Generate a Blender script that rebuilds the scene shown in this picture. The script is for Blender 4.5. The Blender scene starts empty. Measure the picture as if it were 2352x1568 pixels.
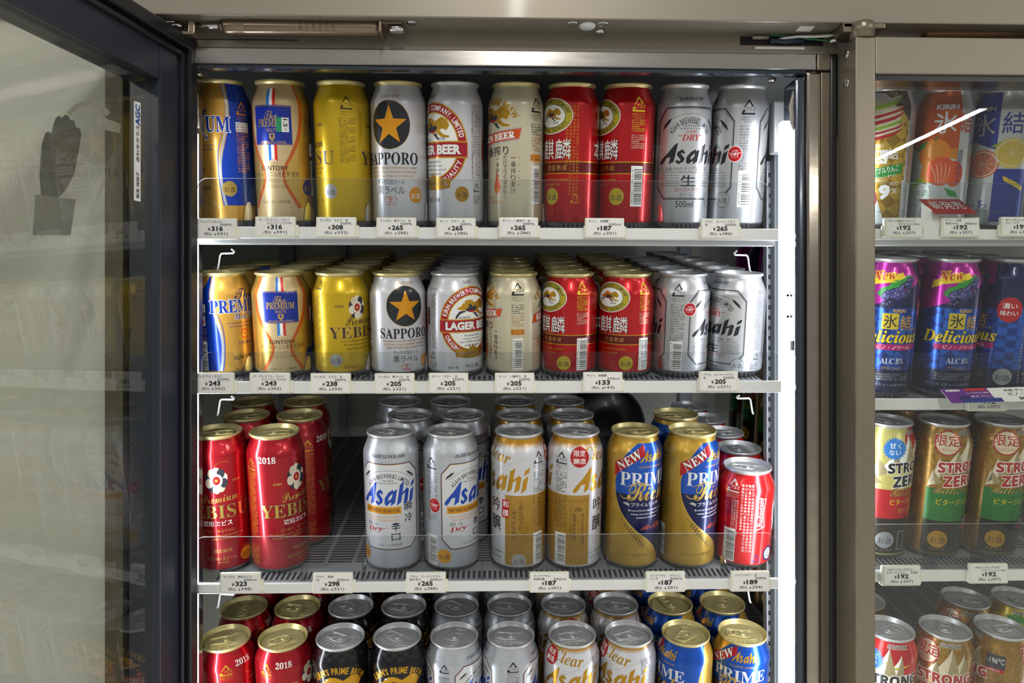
import bpy, bmesh, math, random
from mathutils import Vector, Matrix
from mathutils.geometry import tessellate_polygon

random.seed(7)
scene = bpy.context.scene
COL = scene.collection
PI = math.pi

# ------------------------------------------------------------------ camera, world, lights, exposure
F = 1700.0                       # focal length in pixels of the 2352 x 1568 frame
YAW = math.atan(48 / F)
EYE = 1.45                       # eye height above the shop floor
cam_data = bpy.data.cameras.new('camera')
cam_data.sensor_width = 36.0
cam_data.lens = F / 2352 * 36.0
cam_data.clip_start = 0.01
cam = bpy.data.objects.new('camera', cam_data)
COL.objects.link(cam)
cam.location = (0, 0, EYE)
cam.rotation_euler = (PI / 2, 0, -YAW)
scene.camera = cam

scene.view_settings.view_transform = 'Standard'
scene.view_settings.look = 'None'
scene.view_settings.gamma = 1.0
scene.view_settings.use_curve_mapping = False
scene.view_settings.exposure = 0.0

world = bpy.data.worlds.new('shop_air')
scene.world = world
world.use_nodes = True
world.node_tree.nodes['Background'].inputs[0].default_value = (0.80, 0.79, 0.755, 1)
world.node_tree.nodes['Background'].inputs[1].default_value = 0.42

def area(name, loc, sx, sy, power, color, rot=(0, 0, 0)):
    l = bpy.data.lights.new(name, 'AREA')
    l.shape = 'RECTANGLE'; l.size = sx; l.size_y = sy
    l.energy = power; l.color = color
    o = bpy.data.objects.new(name, l)
    COL.objects.link(o)
    o.location = loc; o.rotation_euler = rot
    return o
# fluorescent tubes on the shop ceiling, running away from the cooler
for tx, ty in ((-2.6, -0.9), (-2.6, -3.1), (-2.6, -5.0), (0.1, -0.9), (2.75, -0.9), (2.75, -3.1), (2.75, -5.0)):
    if True:
        area('ceiling_tube', (tx, ty, EYE + 1.3), 0.045, 1.15, 24, (1.0, 0.97, 0.91), (0, 0, 0))

scene.cycles.max_bounces = 9
scene.cycles.transparent_max_bounces = 16
scene.cycles.glossy_bounces = 4
scene.cycles.diffuse_bounces = 3
scene.cycles.caustics_reflective = False
scene.cycles.caustics_refractive = False
scene.cycles.sample_clamp_indirect = 6

# ------------------------------------------------------------------ geometry of the view
def P(px, py, Y):
    """world point at depth Y on the ray through pixel (px, py) of the 2352 x 1568 frame"""
    dx = (px - 1176) / F
    dz = -(py - 784) / F
    c, s = math.cos(YAW), math.sin(YAW)
    k = Y / (c - dx * s)
    return Vector(((dx * c + s) * k, Y, EYE + dz * k))

# ------------------------------------------------------------------ materials
def lin(h):
    h = h.lstrip('#')
    r = []
    for i in (0, 2, 4):
        c = int(h[i:i + 2], 16) / 255
        r.append(c / 12.92 if c <= 0.04045 else ((c + 0.055) / 1.055) ** 2.4)
    return (*r, 1.0)

MATS = {}
def mat(name, hexcol, metal=0.0, rough=0.4, spec=0.5, coat=0.0, emit=None):
    if name in MATS:
        return MATS[name]
    m = bpy.data.materials.new(name)
    m.use_nodes = True
    b = m.node_tree.nodes['Principled BSDF']
    b.inputs['Base Color'].default_value = lin(hexcol)
    b.inputs['Metallic'].default_value = metal
    b.inputs['Roughness'].default_value = rough
    b.inputs['Specular IOR Level'].default_value = spec
    b.inputs['Coat Weight'].default_value = coat
    b.inputs['Coat Roughness'].default_value = 0.08
    if emit:
        b.inputs['Emission Color'].default_value = lin(hexcol)
        b.inputs['Emission Strength'].default_value = emit
    MATS[name] = m
    return m

def nodes(m):
    return m.node_tree.nodes, m.node_tree.links, m.node_tree.nodes['Principled BSDF']

def lined(name, ca, cb, period, metal, rough, axis='Z', sharp=0.5, coat=0.3):
    """print of fine parallel lines across an object, period in metres"""
    m = mat(name, ca, metal, rough, coat=coat)
    n, l, b = nodes(m)
    tc = n.new('ShaderNodeTexCoord'); sp = n.new('ShaderNodeSeparateXYZ')
    l.new(tc.outputs['Object'], sp.inputs[0])
    mu = n.new('ShaderNodeMath'); mu.operation = 'MULTIPLY'; mu.inputs[1].default_value = 2 * PI / period
    l.new(sp.outputs[axis], mu.inputs[0])
    si = n.new('ShaderNodeMath'); si.operation = 'SINE'; l.new(mu.outputs[0], si.inputs[0])
    mr = n.new('ShaderNodeMapRange'); mr.inputs[1].default_value = -sharp; mr.inputs[2].default_value = sharp
    l.new(si.outputs[0], mr.inputs[0])
    mx = n.new('ShaderNodeMix'); mx.data_type = 'RGBA'
    mx.inputs[6].default_value = lin(ca); mx.inputs[7].default_value = lin(cb)
    l.new(mr.outputs[0], mx.inputs[0]); l.new(mx.outputs[2], b.inputs['Base Color'])
    return m

def noisy(name, ca, cb, scale, metal, rough, stretch=(1, 1, 1), bump=0.0, coat=0.0, rr=0.0):
    m = mat(name, ca, metal, rough, coat=coat)
    n, l, b = nodes(m)
    tc = n.new('ShaderNodeTexCoord'); mp = n.new('ShaderNodeMapping'); mp.inputs['Scale'].default_value = stretch
    l.new(tc.outputs['Object'], mp.inputs[0])
    nz = n.new('ShaderNodeTexNoise'); nz.inputs['Scale'].default_value = scale; nz.inputs['Detail'].default_value = 4
    l.new(mp.outputs[0], nz.inputs[0])
    mx = n.new('ShaderNodeMix'); mx.data_type = 'RGBA'
    mx.inputs[6].default_value = lin(ca); mx.inputs[7].default_value = lin(cb)
    l.new(nz.outputs[0], mx.inputs[0]); l.new(mx.outputs[2], b.inputs['Base Color'])
    if rr:
        mr = n.new('ShaderNodeMapRange'); mr.inputs[3].default_value = rough - rr; mr.inputs[4].default_value = rough + rr
        l.new(nz.outputs[0], mr.inputs[0]); l.new(mr.outputs[0], b.inputs['Roughness'])
    if bump:
        bp = n.new('ShaderNodeBump'); bp.inputs['Strength'].default_value = bump; bp.inputs['Distance'].default_value = 0.001
        l.new(nz.outputs[0], bp.inputs['Height']); l.new(bp.outputs[0], b.inputs['Normal'])
    return m

def clear(name, tint, boost, ior=1.45, rough=0.02):
    """clear sheet: lets light straight through and mirrors by its own Fresnel term"""
    m = bpy.data.materials.new(name); m.use_nodes = True
    n, l = m.node_tree.nodes, m.node_tree.links
    n.remove(n['Principled BSDF'])
    out = n['Material Output']
    t = n.new('ShaderNodeBsdfTransparent'); t.inputs[0].default_value = lin(tint)
    g = n.new('ShaderNodeBsdfGlossy'); g.inputs['Roughness'].default_value = rough
    f = n.new('ShaderNodeFresnel'); f.inputs[0].default_value = ior
    k = n.new('ShaderNodeMath'); k.operation = 'MULTIPLY'; k.inputs[1].default_value = boost; k.use_clamp = True
    mx = n.new('ShaderNodeMixShader')
    ge = n.new('ShaderNodeNewGeometry'); iv = n.new('ShaderNodeMath'); iv.operation = 'SUBTRACT'; iv.inputs[0].default_value = 1.0
    l.new(ge.outputs['Backfacing'], iv.inputs[1])                 # mirror once per sheet, on the side the ray enters
    kk = n.new('ShaderNodeMath'); kk.operation = 'MULTIPLY'
    l.new(f.outputs[0], k.inputs[0]); l.new(k.outputs[0], kk.inputs[0]); l.new(iv.outputs[0], kk.inputs[1]); l.new(kk.outputs[0], mx.inputs[0])
    l.new(t.outputs[0], mx.inputs[1]); l.new(g.outputs[0], mx.inputs[2]); l.new(mx.outputs[0], out.inputs[0])
    MATS[name] = m
    return m

# inks: one letter codes used by the label art
INK = {}
def ink(code, hexcol, metal=0.0, rough=0.32, coat=0.25):
    INK[code] = mat('ink_' + code, hexcol, metal, rough, coat=coat)
ink('K', '1a1a1e'); ink('W', 'f2f2ee'); ink('R', 'b80f1c', 0.25); ink('N', '1c2c78', 0.3); ink('B', '1a55c8', 0.35)
ink('D', '2b2f3a'); ink('G', 'd8a630', 0.75, 0.3); ink('O', 'd98a1c', 0.2); ink('Y', 'e6c81e', 0.2); ink('T', '45301a')
ink('L', 'c4c6c9', 0.7, 0.3); ink('E', '2f8f3a', 0.2); ink('P', 'b01a9a', 0.5); ink('A', 'e05a28', 0.3); ink('C', 'efe6cf', 0.3)
ink('S', 'e2bd62', 0.85, 0.3); ink('M', '6b1216', 0.4); ink('J', 'd94f16', 0.3); ink('Q', 'ceb28a', 0.7, 0.32)
ink('V', '10152e', 0.3); ink('H', 'c8962a', 0.8, 0.3); ink('U', '8fb82a', 0.1); ink('X', '6a5a30', 0.4); ink('F', 'e8dcc0', 0.5, 0.32)
ink('Z', '7d4a1c', 0.5)

# ------------------------------------------------------------------ small mesh helpers
def finish(o, label=None, cat=None, group=None, kind=None):
    if label: o['label'] = label
    if cat: o['category'] = cat
    if group: o['group'] = group
    if kind: o['kind'] = kind
    return o

def link(name, me, parent=None):
    o = bpy.data.objects.new(name, me)
    COL.objects.link(o)
    if parent is not None:
        o.parent = parent
    return o

def empty(name, loc=(0, 0, 0), rot=(0, 0, 0), parent=None):
    o = bpy.data.objects.new(name, None)
    o.empty_display_size = 0.02
    COL.objects.link(o)
    o.location = loc; o.rotation_euler = rot
    if parent is not None: o.parent = parent
    return o

class MB:
    """collects solid shapes and links them as ONE mesh object"""
    def __init__(self):
        self.bm = bmesh.new()
        self.mats = []
    def mi(self, m):
        if m not in self.mats: self.mats.append(m)
        return self.mats.index(m)
    def box(self, a, b, m, bevel=0.0, seg=2):
        a, b = Vector(a), Vector(b)
        old = set(self.bm.faces)
        r = bmesh.ops.create_cube(self.bm, size=1.0)
        vs = r['verts']
        for v in vs:
            v.co = Vector(((a.x + b.x) / 2 + v.co.x * abs(b.x - a.x), (a.y + b.y) / 2 + v.co.y * abs(b.y - a.y), (a.z + b.z) / 2 + v.co.z * abs(b.z - a.z)))
        if bevel:
            bmesh.ops.bevel(self.bm, geom=list({e for v in vs for e in v.link_edges}), offset=bevel, segments=seg, affect='EDGES', profile=0.6)
        i = self.mi(m)
        for f in self.bm.faces:
            if f not in old: f.material_index = i
        return self
    def prism(self, pts, axis, d0, d1, m):
        """extrude a polygon given in the two other axes along `axis`"""
        def at(p, d):
            q = [p[0], p[1]]; q.insert(axis, d); return Vector(q)
        lo = [self.bm.verts.new(at(p, d0)) for p in pts]
        hi = [self.bm.verts.new(at(p, d1)) for p in pts]
        i = self.mi(m); n = len(pts); fs = []
        fs.append(self.bm.faces.new(lo[::-1])); fs.append(self.bm.faces.new(hi))
        for k in range(n):
            fs.append(self.bm.faces.new((lo[k], lo[(k + 1) % n], hi[(k + 1) % n], hi[k])))
        for f in fs: f.material_index = i
        return self
    def tube(self, pts, r, m, seg=8, closed=False, cap=True):
        pts = [Vector(p) for p in pts]; n = len(pts); i = self.mi(m)
        rings = []
        up = None
        for k in range(n):
            if closed: t = (pts[(k + 1) % n] - pts[k - 1]).normalized()
            else: t = (pts[min(k + 1, n - 1)] - pts[max(k - 1, 0)]).normalized()
            if up is None:
                up = Vector((0, 0, 1)) if abs(t.z) < 0.9 else Vector((1, 0, 0))
            s = t.cross(up)
            if s.length < 1e-5: s = t.orthogonal()
            s.normalize(); u = s.cross(t).normalized(); up = u
            rr = r[k] if isinstance(r, (list, tuple)) else r
            rings.append([self.bm.verts.new(pts[k] + rr * (math.cos(a) * s + math.sin(a) * u)) for a in [2 * PI * j / seg for j in range(seg)]])
        for k in range(n if closed else n - 1):
            A, B = rings[k], rings[(k + 1) % n]
            for j in range(seg):
                f = self.bm.faces.new((A[j], A[(j + 1) % seg], B[(j + 1) % seg], B[j])); f.material_index = i; f.smooth = True
        if cap and not closed:
            for rg in (rings[0][::-1], rings[-1]):
                f = self.bm.faces.new(rg); f.material_index = i
        return self
    def lathe(self, prof, m, seg=48, mx=None, close=False):
        i = self.mi(m); rings = []
        mx = mx or Matrix.Identity(4)
        for r, z in prof:
            if r < 1e-7: rings.append([self.bm.verts.new(mx @ Vector((0, 0, z)))])
            else: rings.append([self.bm.verts.new(mx @ Vector((r * math.cos(2 * PI * j / seg), r * math.sin(2 * PI * j / seg), z))) for j in range(seg)])
        for A, B in zip(rings, rings[1:]):
            for j in range(seg):
                a, b = A[j % len(A)], A[(j + 1) % len(A)]
                c, d = B[(j + 1) % len(B)], B[j % len(B)]
                vs = []
                for v in (a, b, c, d):
                    if v not in vs: vs.append(v)
                if len(vs) > 2:
                    f = self.bm.faces.new(vs); f.material_index = i; f.smooth = True
        return self
    def flat(self, vs, fs, m, fn):
        """2-D art placed by fn(x, y) -> world point"""
        i = self.mi(m)
        bv = [self.bm.verts.new(fn(x, y)) for x, y in vs]
        for f in fs:
            try:
                q = self.bm.faces.new([bv[k] for k in f]); q.material_index = i
            except ValueError: pass
        return self
    def mesh(self, name, recalc=False):
        if recalc: bmesh.ops.recalc_face_normals(self.bm, faces=self.bm.faces[:])
        me = bpy.data.meshes.new(name)
        self.bm.to_mesh(me); self.bm.free()
        for m in self.mats: me.materials.append(m)
        return me
    def obj(self, name, parent=None, recalc=True):
        return link(name, self.mesh(name, recalc), parent)

# ------------------------------------------------------------------ lettering
_tc = {}
def glyphs(s, bold=0.0, res=2):
    if any(0x2E80 < ord(ch) < 0xFFFF for ch in s): bold = min(bold, 0.008)   # dense characters fill in when thickened
    key = (s, bold, res)
    if key in _tc: return _tc[key]
    c = bpy.data.curves.new('lettering', 'FONT')
    c.body = s; c.resolution_u = res; c.offset = bold; c.fill_mode = 'FRONT'
    o = bpy.data.objects.new('lettering', c)
    COL.objects.link(o)
    dg = bpy.context.evaluated_depsgraph_get()
    me = bpy.data.meshes.new_from_object(o.evaluated_get(dg))
    vs = [(v.co.x, v.co.y) for v in me.vertices]
    fs = [tuple(p.vertices) for p in me.polygons]
    bpy.data.objects.remove(o); bpy.data.curves.remove(c); bpy.data.meshes.remove(me)
    _tc[key] = (vs, fs)
    return vs, fs

def style(s, up, low, dig=None):
    r = ''
    for ch in s:
        if 'A' <= ch <= 'Z': r += chr(up + ord(ch) - 65)
        elif 'a' <= ch <= 'z': r += chr(low + ord(ch) - 97)
        elif dig and '0' <= ch <= '9': r += chr(dig + ord(ch) - 48)
        else: r += ch
    return r
def ser(s): return style(s, 0x1D400, 0x1D41A, 0x1D7CE)        # bold serif
def ita(s): return style(s, 0x1D468, 0x1D482, 0x1D7CE)        # bold italic serif
def scr(s): return style(s, 0x1D4D0, 0x1D4EA)                 # bold script
def san(s): return style(s, 0x1D5D4, 0x1D5EE, 0x1D7EC)        # bold sans
def sai(s): return style(s, 0x1D63C, 0x1D656, 0x1D7EC)        # bold italic sans

def fit(vs, u, v, w=None, h=None, rot=0.0, shear=0.0):
    if not vs: return []
    if shear: vs = [(x + shear * y, y) for x, y in vs]
    x0 = min(p[0] for p in vs); x1 = max(p[0] for p in vs); y0 = min(p[1] for p in vs); y1 = max(p[1] for p in vs)
    sx = w / (x1 - x0) if w else None
    sy = h / max(y1 - y0, 1e-6) if h else None
    if sx is None: sx = sy
    if sy is None: sy = sx
    c, s = math.cos(rot), math.sin(rot)
    out = []
    for x, y in vs:
        a = (x - (x0 + x1) / 2) * sx; b = (y - (y0 + y1) / 2) * sy
        out.append((u + a * c - b * s, v + a * s + b * c))
    return out

def tri_poly(pts, holes=()):
    loops = [[Vector((x, y, 0)) for x, y in pts]] + [[Vector((x, y, 0)) for x, y in h] for h in holes]
    t = tessellate_polygon(loops)
    flat = list(pts)
    for h in holes: flat += list(h)
    fs = []
    for a, b, c in t:
        (ax, ay), (bx, by), (cx, cy) = flat[a], flat[b], flat[c]
        cr = (bx - ax) * (cy - ay) - (by - ay) * (cx - ax)
        if abs(cr) < 1e-12: continue
        fs.append((a, b, c) if cr > 0 else (a, c, b))
    return flat, fs

def ell_pts(u, v, ru, rv, n=36, a0=0.0, a1=2 * PI):
    return [(u + ru * math.cos(a0 + (a1 - a0) * k / n), v + rv * math.sin(a0 + (a1 - a0) * k / n)) for k in range(n + (0 if abs(a1 - a0 - 2 * PI) < 1e-6 else 1))]

def star_pts(u, v, R, r=0.4, n=5, a=PI / 2):
    return [(u + (R if k % 2 == 0 else R * r) * math.cos(a + PI * k / n), v + (R if k % 2 == 0 else R * r) * math.sin(a + PI * k / n)) for k in range(2 * n)]

def stroke_pts(pts, w):
    """outline of a polyline with width w (number or one per point)"""
    L, R = [], []
    n = len(pts)
    for k in range(n):
        x0, y0 = pts[max(k - 1, 0)]; x1, y1 = pts[min(k + 1, n - 1)]
        dx, dy = x1 - x0, y1 - y0; d = math.hypot(dx, dy) or 1
        ww = (w[k] if isinstance(w, (list, tuple)) else w) / 2
        L.append((pts[k][0] - dy / d * ww, pts[k][1] + dx / d * ww)); R.append((pts[k][0] + dy / d * ww, pts[k][1] - dx / d * ww))
    return L, R

def smooth(pts, n=6):
    """Catmull-Rom through the points"""
    out = []
    q = [pts[0]] + list(pts) + [pts[-1]]
    for i in range(1, len(q) - 2):
        for k in range(n):
            t = k / n
            out.append(tuple(0.5 * (2 * q[i][j] + (q[i + 1][j] - q[i - 1][j]) * t + (2 * q[i - 1][j] - 5 * q[i][j] + 4 * q[i + 1][j] - q[i + 2][j]) * t * t + (3 * q[i][j] - q[i - 1][j] - 3 * q[i + 1][j] + q[i + 2][j]) * t ** 3) for j in (0, 1)))
    out.append(tuple(pts[-1]))
    return out

# ------------------------------------------------------------------ can: profile, label art wrapped on it, lid, pull tab
RB = 33.1                                                       # body radius, mm
def profile(L):
    """(r, z) of the can wall from foot to neck, mm"""
    p = [(0, 8.5), (12, 7.2), (19, 4.2), (22.6, 1.0), (24.2, 0.0), (25.6, 0.5), (27.4, 2.6), (29.6, 4.4), (31.6, 6.4), (32.7, 8.0), (RB, 9.6)]
    z = 15.0
    top = L - 26.0
    k = max(2, int((top - z) / 6))
    p += [(RB, z + (top - z) * i / k) for i in range(k + 1)]
    for i in range(1, 13):
        t = i / 12
        p.append((RB - (RB - 26.2) * (t * t * (3 - 2 * t) * 0.75 + 0.25 * t * t), top + (L - 4.3 - top) * t))
    return p

class Can:
    def __init__(self, L, base, big=None):
        self.L = L
        self.prof = profile(L)
        self.items = []            # (verts2d, faces, material, layer)
        self.base = base
        self.big = big             # True: art drawn in 350 ml units is spread over a 500 ml can
        self.wall = [q for q in self.prof if q[0] > 25 and q[1] > 1]
    # coordinates
    def m(self, u, v):
        return (u / 1.06, (v - 16) / 1.2) if self.big == 'small' else (u * 1.1, v * 1.2 + 16) if self.big else (u, v)
    def k(self, w, h):
        a, b = (1 / 1.06, 1 / 1.16) if self.big == 'small' else (1.1, 1.17) if self.big else (1, 1)
        return (w * a if w else w, h * b if h else h)
    def rv(self, v):
        w = self.wall
        v = min(max(v, w[0][1]), w[-1][1])
        for (r0, z0), (r1, z1) in zip(w, w[1:]):
            if z0 <= v <= z1:
                t = (v - z0) / (z1 - z0) if z1 > z0 else 0
                nr, nz = (z1 - z0), -(r1 - r0)
                d = math.hypot(nr, nz) or 1
                return r0 + (r1 - r0) * t, nr / d, nz / d
        return w[-1][0], 1, 0
    # items
    def add(self, vs, fs, code, layer):
        mm = INK[code] if isinstance(code, str) else code
        self.items.append((vs, fs, mm, layer))
    def poly(self, pts, code, layer=1, holes=(), raw=False):
        if not raw:
            pts = [self.m(*p) for p in pts]; holes = [[self.m(*p) for p in h] for h in holes]
        self.add(*tri_poly(pts, holes), code, layer)
    def rect(self, u0, v0, u1, v1, code, layer=1, raw=False):
        if not raw: (u0, v0), (u1, v1) = self.m(u0, v0), self.m(u1, v1)
        nx = max(1, math.ceil((u1 - u0) / 2.0)); ny = 1
        vs = [(u0 + (u1 - u0) * i / nx, v0 + (v1 - v0) * j / ny) for j in range(ny + 1) for i in range(nx + 1)]
        fs = [(j * (nx + 1) + i, j * (nx + 1) + i + 1, (j + 1) * (nx + 1) + i + 1, (j + 1) * (nx + 1) + i) for j in range(ny) for i in range(nx)]
        self.add(vs, fs, code, layer)
    def band(self, v0, v1, code, layer=0, raw=False):
        C = 2 * PI * RB / (1 if raw or not self.big else 1 / 1.06 if self.big == 'small' else 1.1)
        self.rect(-C / 2, v0, C / 2, v1, code, layer, raw)
    def ell(self, u, v, ru, rv, code, layer=1, hole=None, n=40):
        (u, v), (ru, rv) = self.m(u, v), self.k(ru, rv)
        h = []
        if hole:
            a, b = self.k(*hole); h = [ell_pts(u, v, a, b, n)]
        self.poly(ell_pts(u, v, ru, rv, n), code, layer, h, raw=True)
    def line(self, pts, w, code, layer=2, sm=True):
        pts = [self.m(*p) for p in pts]
        if sm: pts = smooth(pts)
        if isinstance(w, (list, tuple)):
            n = len(pts) - 1
            w = [w[min(int(i / n * (len(w) - 1)), len(w) - 2)] * (1 - (i / n * (len(w) - 1)) % 1) + w[min(int(i / n * (len(w) - 1)) + 1, len(w) - 1)] * ((i / n * (len(w) - 1)) % 1) if i < n else w[-1] for i in range(n + 1)]
        A, B = stroke_pts(pts, w)
        n = len(pts)
        self.add(A + B, [(n + k, n + k + 1, k + 1, k) for k in range(n - 1)], code, layer)
    def text(self, s, u, v, w, h, code, layer=3, bold=0.0, rot=0.0, shear=0.0, edge=None, ew=0.03, res=2):
        (u, v), (w, h) = self.m(u, v), self.k(w, h)
        if edge:
            vs, fs = glyphs(s, bold + ew, res)
            g = 1 + 2 * ew / 0.75
            self.add(fit(vs, u, v, w * (1 + 0.02) if w else None, h * g if h else None, rot, shear), fs, edge, layer - 1)
        vs, fs = glyphs(s, bold, res)
        self.add(fit(vs, u, v, w, h, rot, shear), fs, code, layer)
    def arc(self, s, u, v, ru, rv, a0, a1, h, code, layer=3, bold=0.0, inward=False, wk=0.8):
        """letters along an ellipse from angle a0 to a1 (degrees, counted anticlockwise from the right)"""
        (u, v), (ru, rv) = self.m(u, v), self.k(ru, rv)
        _, h = self.k(None, h)
        dat = []
        for ch in s:
            if ch == ' ': dat.append((0.3, None)); continue
            g = glyphs(ch, bold)
            dat.append((max(p[0] for p in g[0]) - min(p[0] for p in g[0]), g))
        gap = 0.1
        tot = sum(d[0] + gap for d in dat)
        A0, A1 = math.radians(a0), math.radians(a1)
        S = abs(A1 - A0) * (ru + rv) / 2 / tot                    # width of one font unit along the arc
        t = 0
        for ch, (wd, g) in zip(s, dat):
            a = A0 + (A1 - A0) * (t + (wd + gap) / 2) / tot
            t += wd + gap
            if g is None: continue
            x, y = u + ru * math.cos(a), v + rv * math.sin(a)
            nx, ny = math.cos(a) / ru, math.sin(a) / rv
            rot = math.atan2(ny, nx) - PI / 2 + (PI if inward else 0)
            hh = h
            if ch in "',.":
                hh = h * .36
                sg = (1 if ch == "'" else -1) * (-1 if inward else 1) * h * .32 / math.hypot(nx, ny)
                x += nx * sg; y += ny * sg
            self.add(fit(g[0], x, y, wd * S, hh, rot), g[1], code, layer)
    def small(self, u, v, w, h, rows, code, layer=2, txt=None, vertical=False):
        """small print: rows of tiny characters"""
        T = txt or "原材料麦芽ホップ米デンプン糖類アルカリ分約内容量未成年者の飲酒は法律で禁止製造者お客様相談室要冷蔵開缶後は"
        (u, v), (w, h) = self.m(u, v), self.k(w, h)
        step = (w if vertical else h) / rows
        per = max(3, int((h if vertical else w) / (step * 0.92)))
        for k in range(rows):
            n = per if k % 4 != 3 else max(3, int(per * 0.7))
            s = ''.join(T[(k * 13 + j * 5) % len(T)] for j in range(n))
            frac = n / per
            if vertical:
                x = u + w / 2 - (k + 0.5) * step
                hh = h * frac
                for j, ch in enumerate(s):
                    vs, fs = glyphs(ch, 0, 1)
                    self.add(fit(vs, x, v + h / 2 - hh * (j + 0.5) / n, step * 0.72, step * 0.72), fs, code, layer)
            else:
                vs, fs = glyphs(s, 0, 1)
                self.add(fit(vs, u - w / 2 + w * frac / 2, v + h / 2 - (k + 0.5) * step, w * frac, step * 0.7), fs, code, layer)
    def column(self, s, u, v, size, code, layer=3, bold=0.0, gap=1.1):
        """vertical writing, first character centred at (u, v)"""
        for j, ch in enumerate(s):
            self.text(ch, u, v - j * size * gap, size * (0.35 if ch in '、。' else 0.9), size * (0.35 if ch in '、。' else 0.1 if ch == '一' else 0.9), code, layer, bold)
    def barcode(self, u, v0, v1, w, layer=2, seed=3):
        rnd = random.Random(seed)
        self.rect(u - w / 2, v0, u + w / 2, v1, 'W', layer)
        y = v0 + 2
        while y < v1 - 3:
            t = rnd.choice((0.3, 0.3, 0.6, 0.9))
            self.rect(u - w / 2 + w * 0.26, y, u + w / 2 - 0.6, y + t, 'K', layer + 1)
            y += t + rnd.choice((0.35, 0.35, 0.7, 1.0))
        self.text('4 901411 083544', u - w / 2 + w * 0.13, (v0 + v1) / 2, (v1 - v0) * 0.9, w * 0.15, 'K', layer + 1, rot=-PI / 2, res=1)
    def alumi(self, u, v, s, code, layer=2, cap=True):
        """recycling triangle of arrows around the word for aluminium; s = width"""
        a = s / 2
        def T(p): return [(u + x * a, v + y * a) for x, y in p]
        self.poly(T([(-.55, .1), (-.75, .02), (-.1, 1.05), (.12, 1.05), (.5, .45), (.62, .55), (.6, .12), (.2, .3), (.32, .36), (0.02, .82)]), code, layer)
        self.poly(T([(-.62, -.15), (-.98, -.35), (-.86, -.36), (-1.0, -.66), (-.92, -.82), (.92, -.82), (1.0, -.66), (.9, -.6), (-.62, -.6), (-.55, -.4), (-.42, -.45)]), code, layer)
        self.text('アルミ', u + .32 * a, v - .12 * a, a * 1.3, a * .52, code, layer, bold=0.02)
        if cap:
            self.text('あき缶はリサイクル', u, v - 1.12 * a, a * 2, a * .24, code, layer, res=1)
            self.text('あき缶はすてないように', u, v - 1.42 * a, a * 2, a * .17, code, layer, res=1)
            self.text('ご協力ください', u, v - 1.66 * a, a * 1.2, a * .17, code, layer, res=1)
    def sake(self, u, v, r, disc, code, layer=2, ring=None):
        if ring:
            self.ell(u, v, r, r, ring, layer)
            self.ell(u, v, r * .94, r * .94, disc, layer + 1)
        else: self.ell(u, v, r, r, disc, layer)
        self.text('お酒', u, v - r * .12, r * 1.45, r * .72, code, layer + 2)
        self.text('さけ', u + r * .38, v + r * .5, r * .5, r * .2, code, layer + 2, res=1)
    def asahi(self, u, v, w, h, code, layer=3, edge=None):
        G = ASAHI
        xs = [p[0] for g in G for p in g]
        x0, x1 = min(xs), max(xs)
        for g in G:
            pts = [(u + ((x - x0) / (x1 - x0) - .5) * w, v + (y / 1.08 - .5) * h) for x, y in g]
            if edge:
                cx = sum(p[0] for p in pts) / len(pts); cy = sum(p[1] for p in pts) / len(pts)
                self.poly([(cx + (x - cx) * 1.0 + (0.5 if x > cx else -0.5), cy + (y - cy) + (0.5 if y > cy else -0.5)) for x, y in pts], edge, layer - 1)
            self.poly(pts, code, layer)
    def beast(self, u, v, w, h, layer=3, c1='G', c2='D', c3='R'):
        """galloping creature of the brewery crest"""
        def T(p): return [(u + (x - .5) * w, v + (y - .5) * h) for x, y in p]
        self.poly(T([(.02, .52), (.1, .6), (.16, .66), (.2, .82), (.3, .95), (.42, .96), (.5, .9), (.58, .8), (.66, .86), (.78, .98), (.93, .86), (1., .62), (.92, .42), (.82, .5), (.72, .44), (.84, .26), (1., .2), (.98, .12), (.8, .14), (.62, .34), (.5, .3), (.34, .36), (.26, .44), (.18, .42)]), c1, layer)
        self.poly(T([(.26, .44), (.4, .62), (.36, .74), (.46, .72), (.5, .58), (.6, .66), (.66, .52), (.6, .4), (.44, .32)]), c2, layer + 1)
        self.poly(T([(.34, .40), (.5, .44), (.6, .38), (.5, .33)]), c3, layer + 2)
        self.poly(T([(.24, .42), (.1, .38), (.02, .2), (-.02, .02), (.04, .02), (.09, .18), (.16, .28), (.3, .36)]), c2, layer)
        self.poly(T([(.5, .3), (.58, .18), (.66, .05), (.74, .06), (.68, .14), (.64, .3)]), c2, layer)
        self.poly(T([(.2, .78), (.26, .8), (.26, .86), (.2, .84)]), 'W', layer + 1)
    # ---- build
    def mesh(self, name):
        V, Fc, N, MI, mats = [], [], [], [], []
        def mi(m):
            if m not in mats: mats.append(m)
            return mats.index(m)
        seg = 96
        b = mi(self.base)
        foot = mi(MATS['can_foot'])
        P_ = self.prof
        for k, (r, z) in enumerate(P_):
            r0, z0 = P_[max(k - 1, 0)]; r1, z1 = P_[min(k + 1, len(P_) - 1)]
            nr, nz = (z1 - z0), -(r1 - r0); d = math.hypot(nr, nz) or 1
            nr, nz = nr / d, nz / d
            for j in range(seg):
                a = 2 * PI * j / seg
                V.append((r * math.sin(a) / 1000, -r * math.cos(a) / 1000, z / 1000)); N.append((nr * math.sin(a), -nr * math.cos(a), nz))
        for k in range(len(P_) - 1):
            mm = foot if P_[k + 1][1] <= 8.1 and k < 10 else b
            for j in range(seg):
                j2 = (j + 1) % seg
                Fc.append((k * seg + j, k * seg + j2, (k + 1) * seg + j2, (k + 1) * seg + j)); MI.append(mm)
        neck = self.L - 27
        vmax = self.L - 4.6
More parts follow.
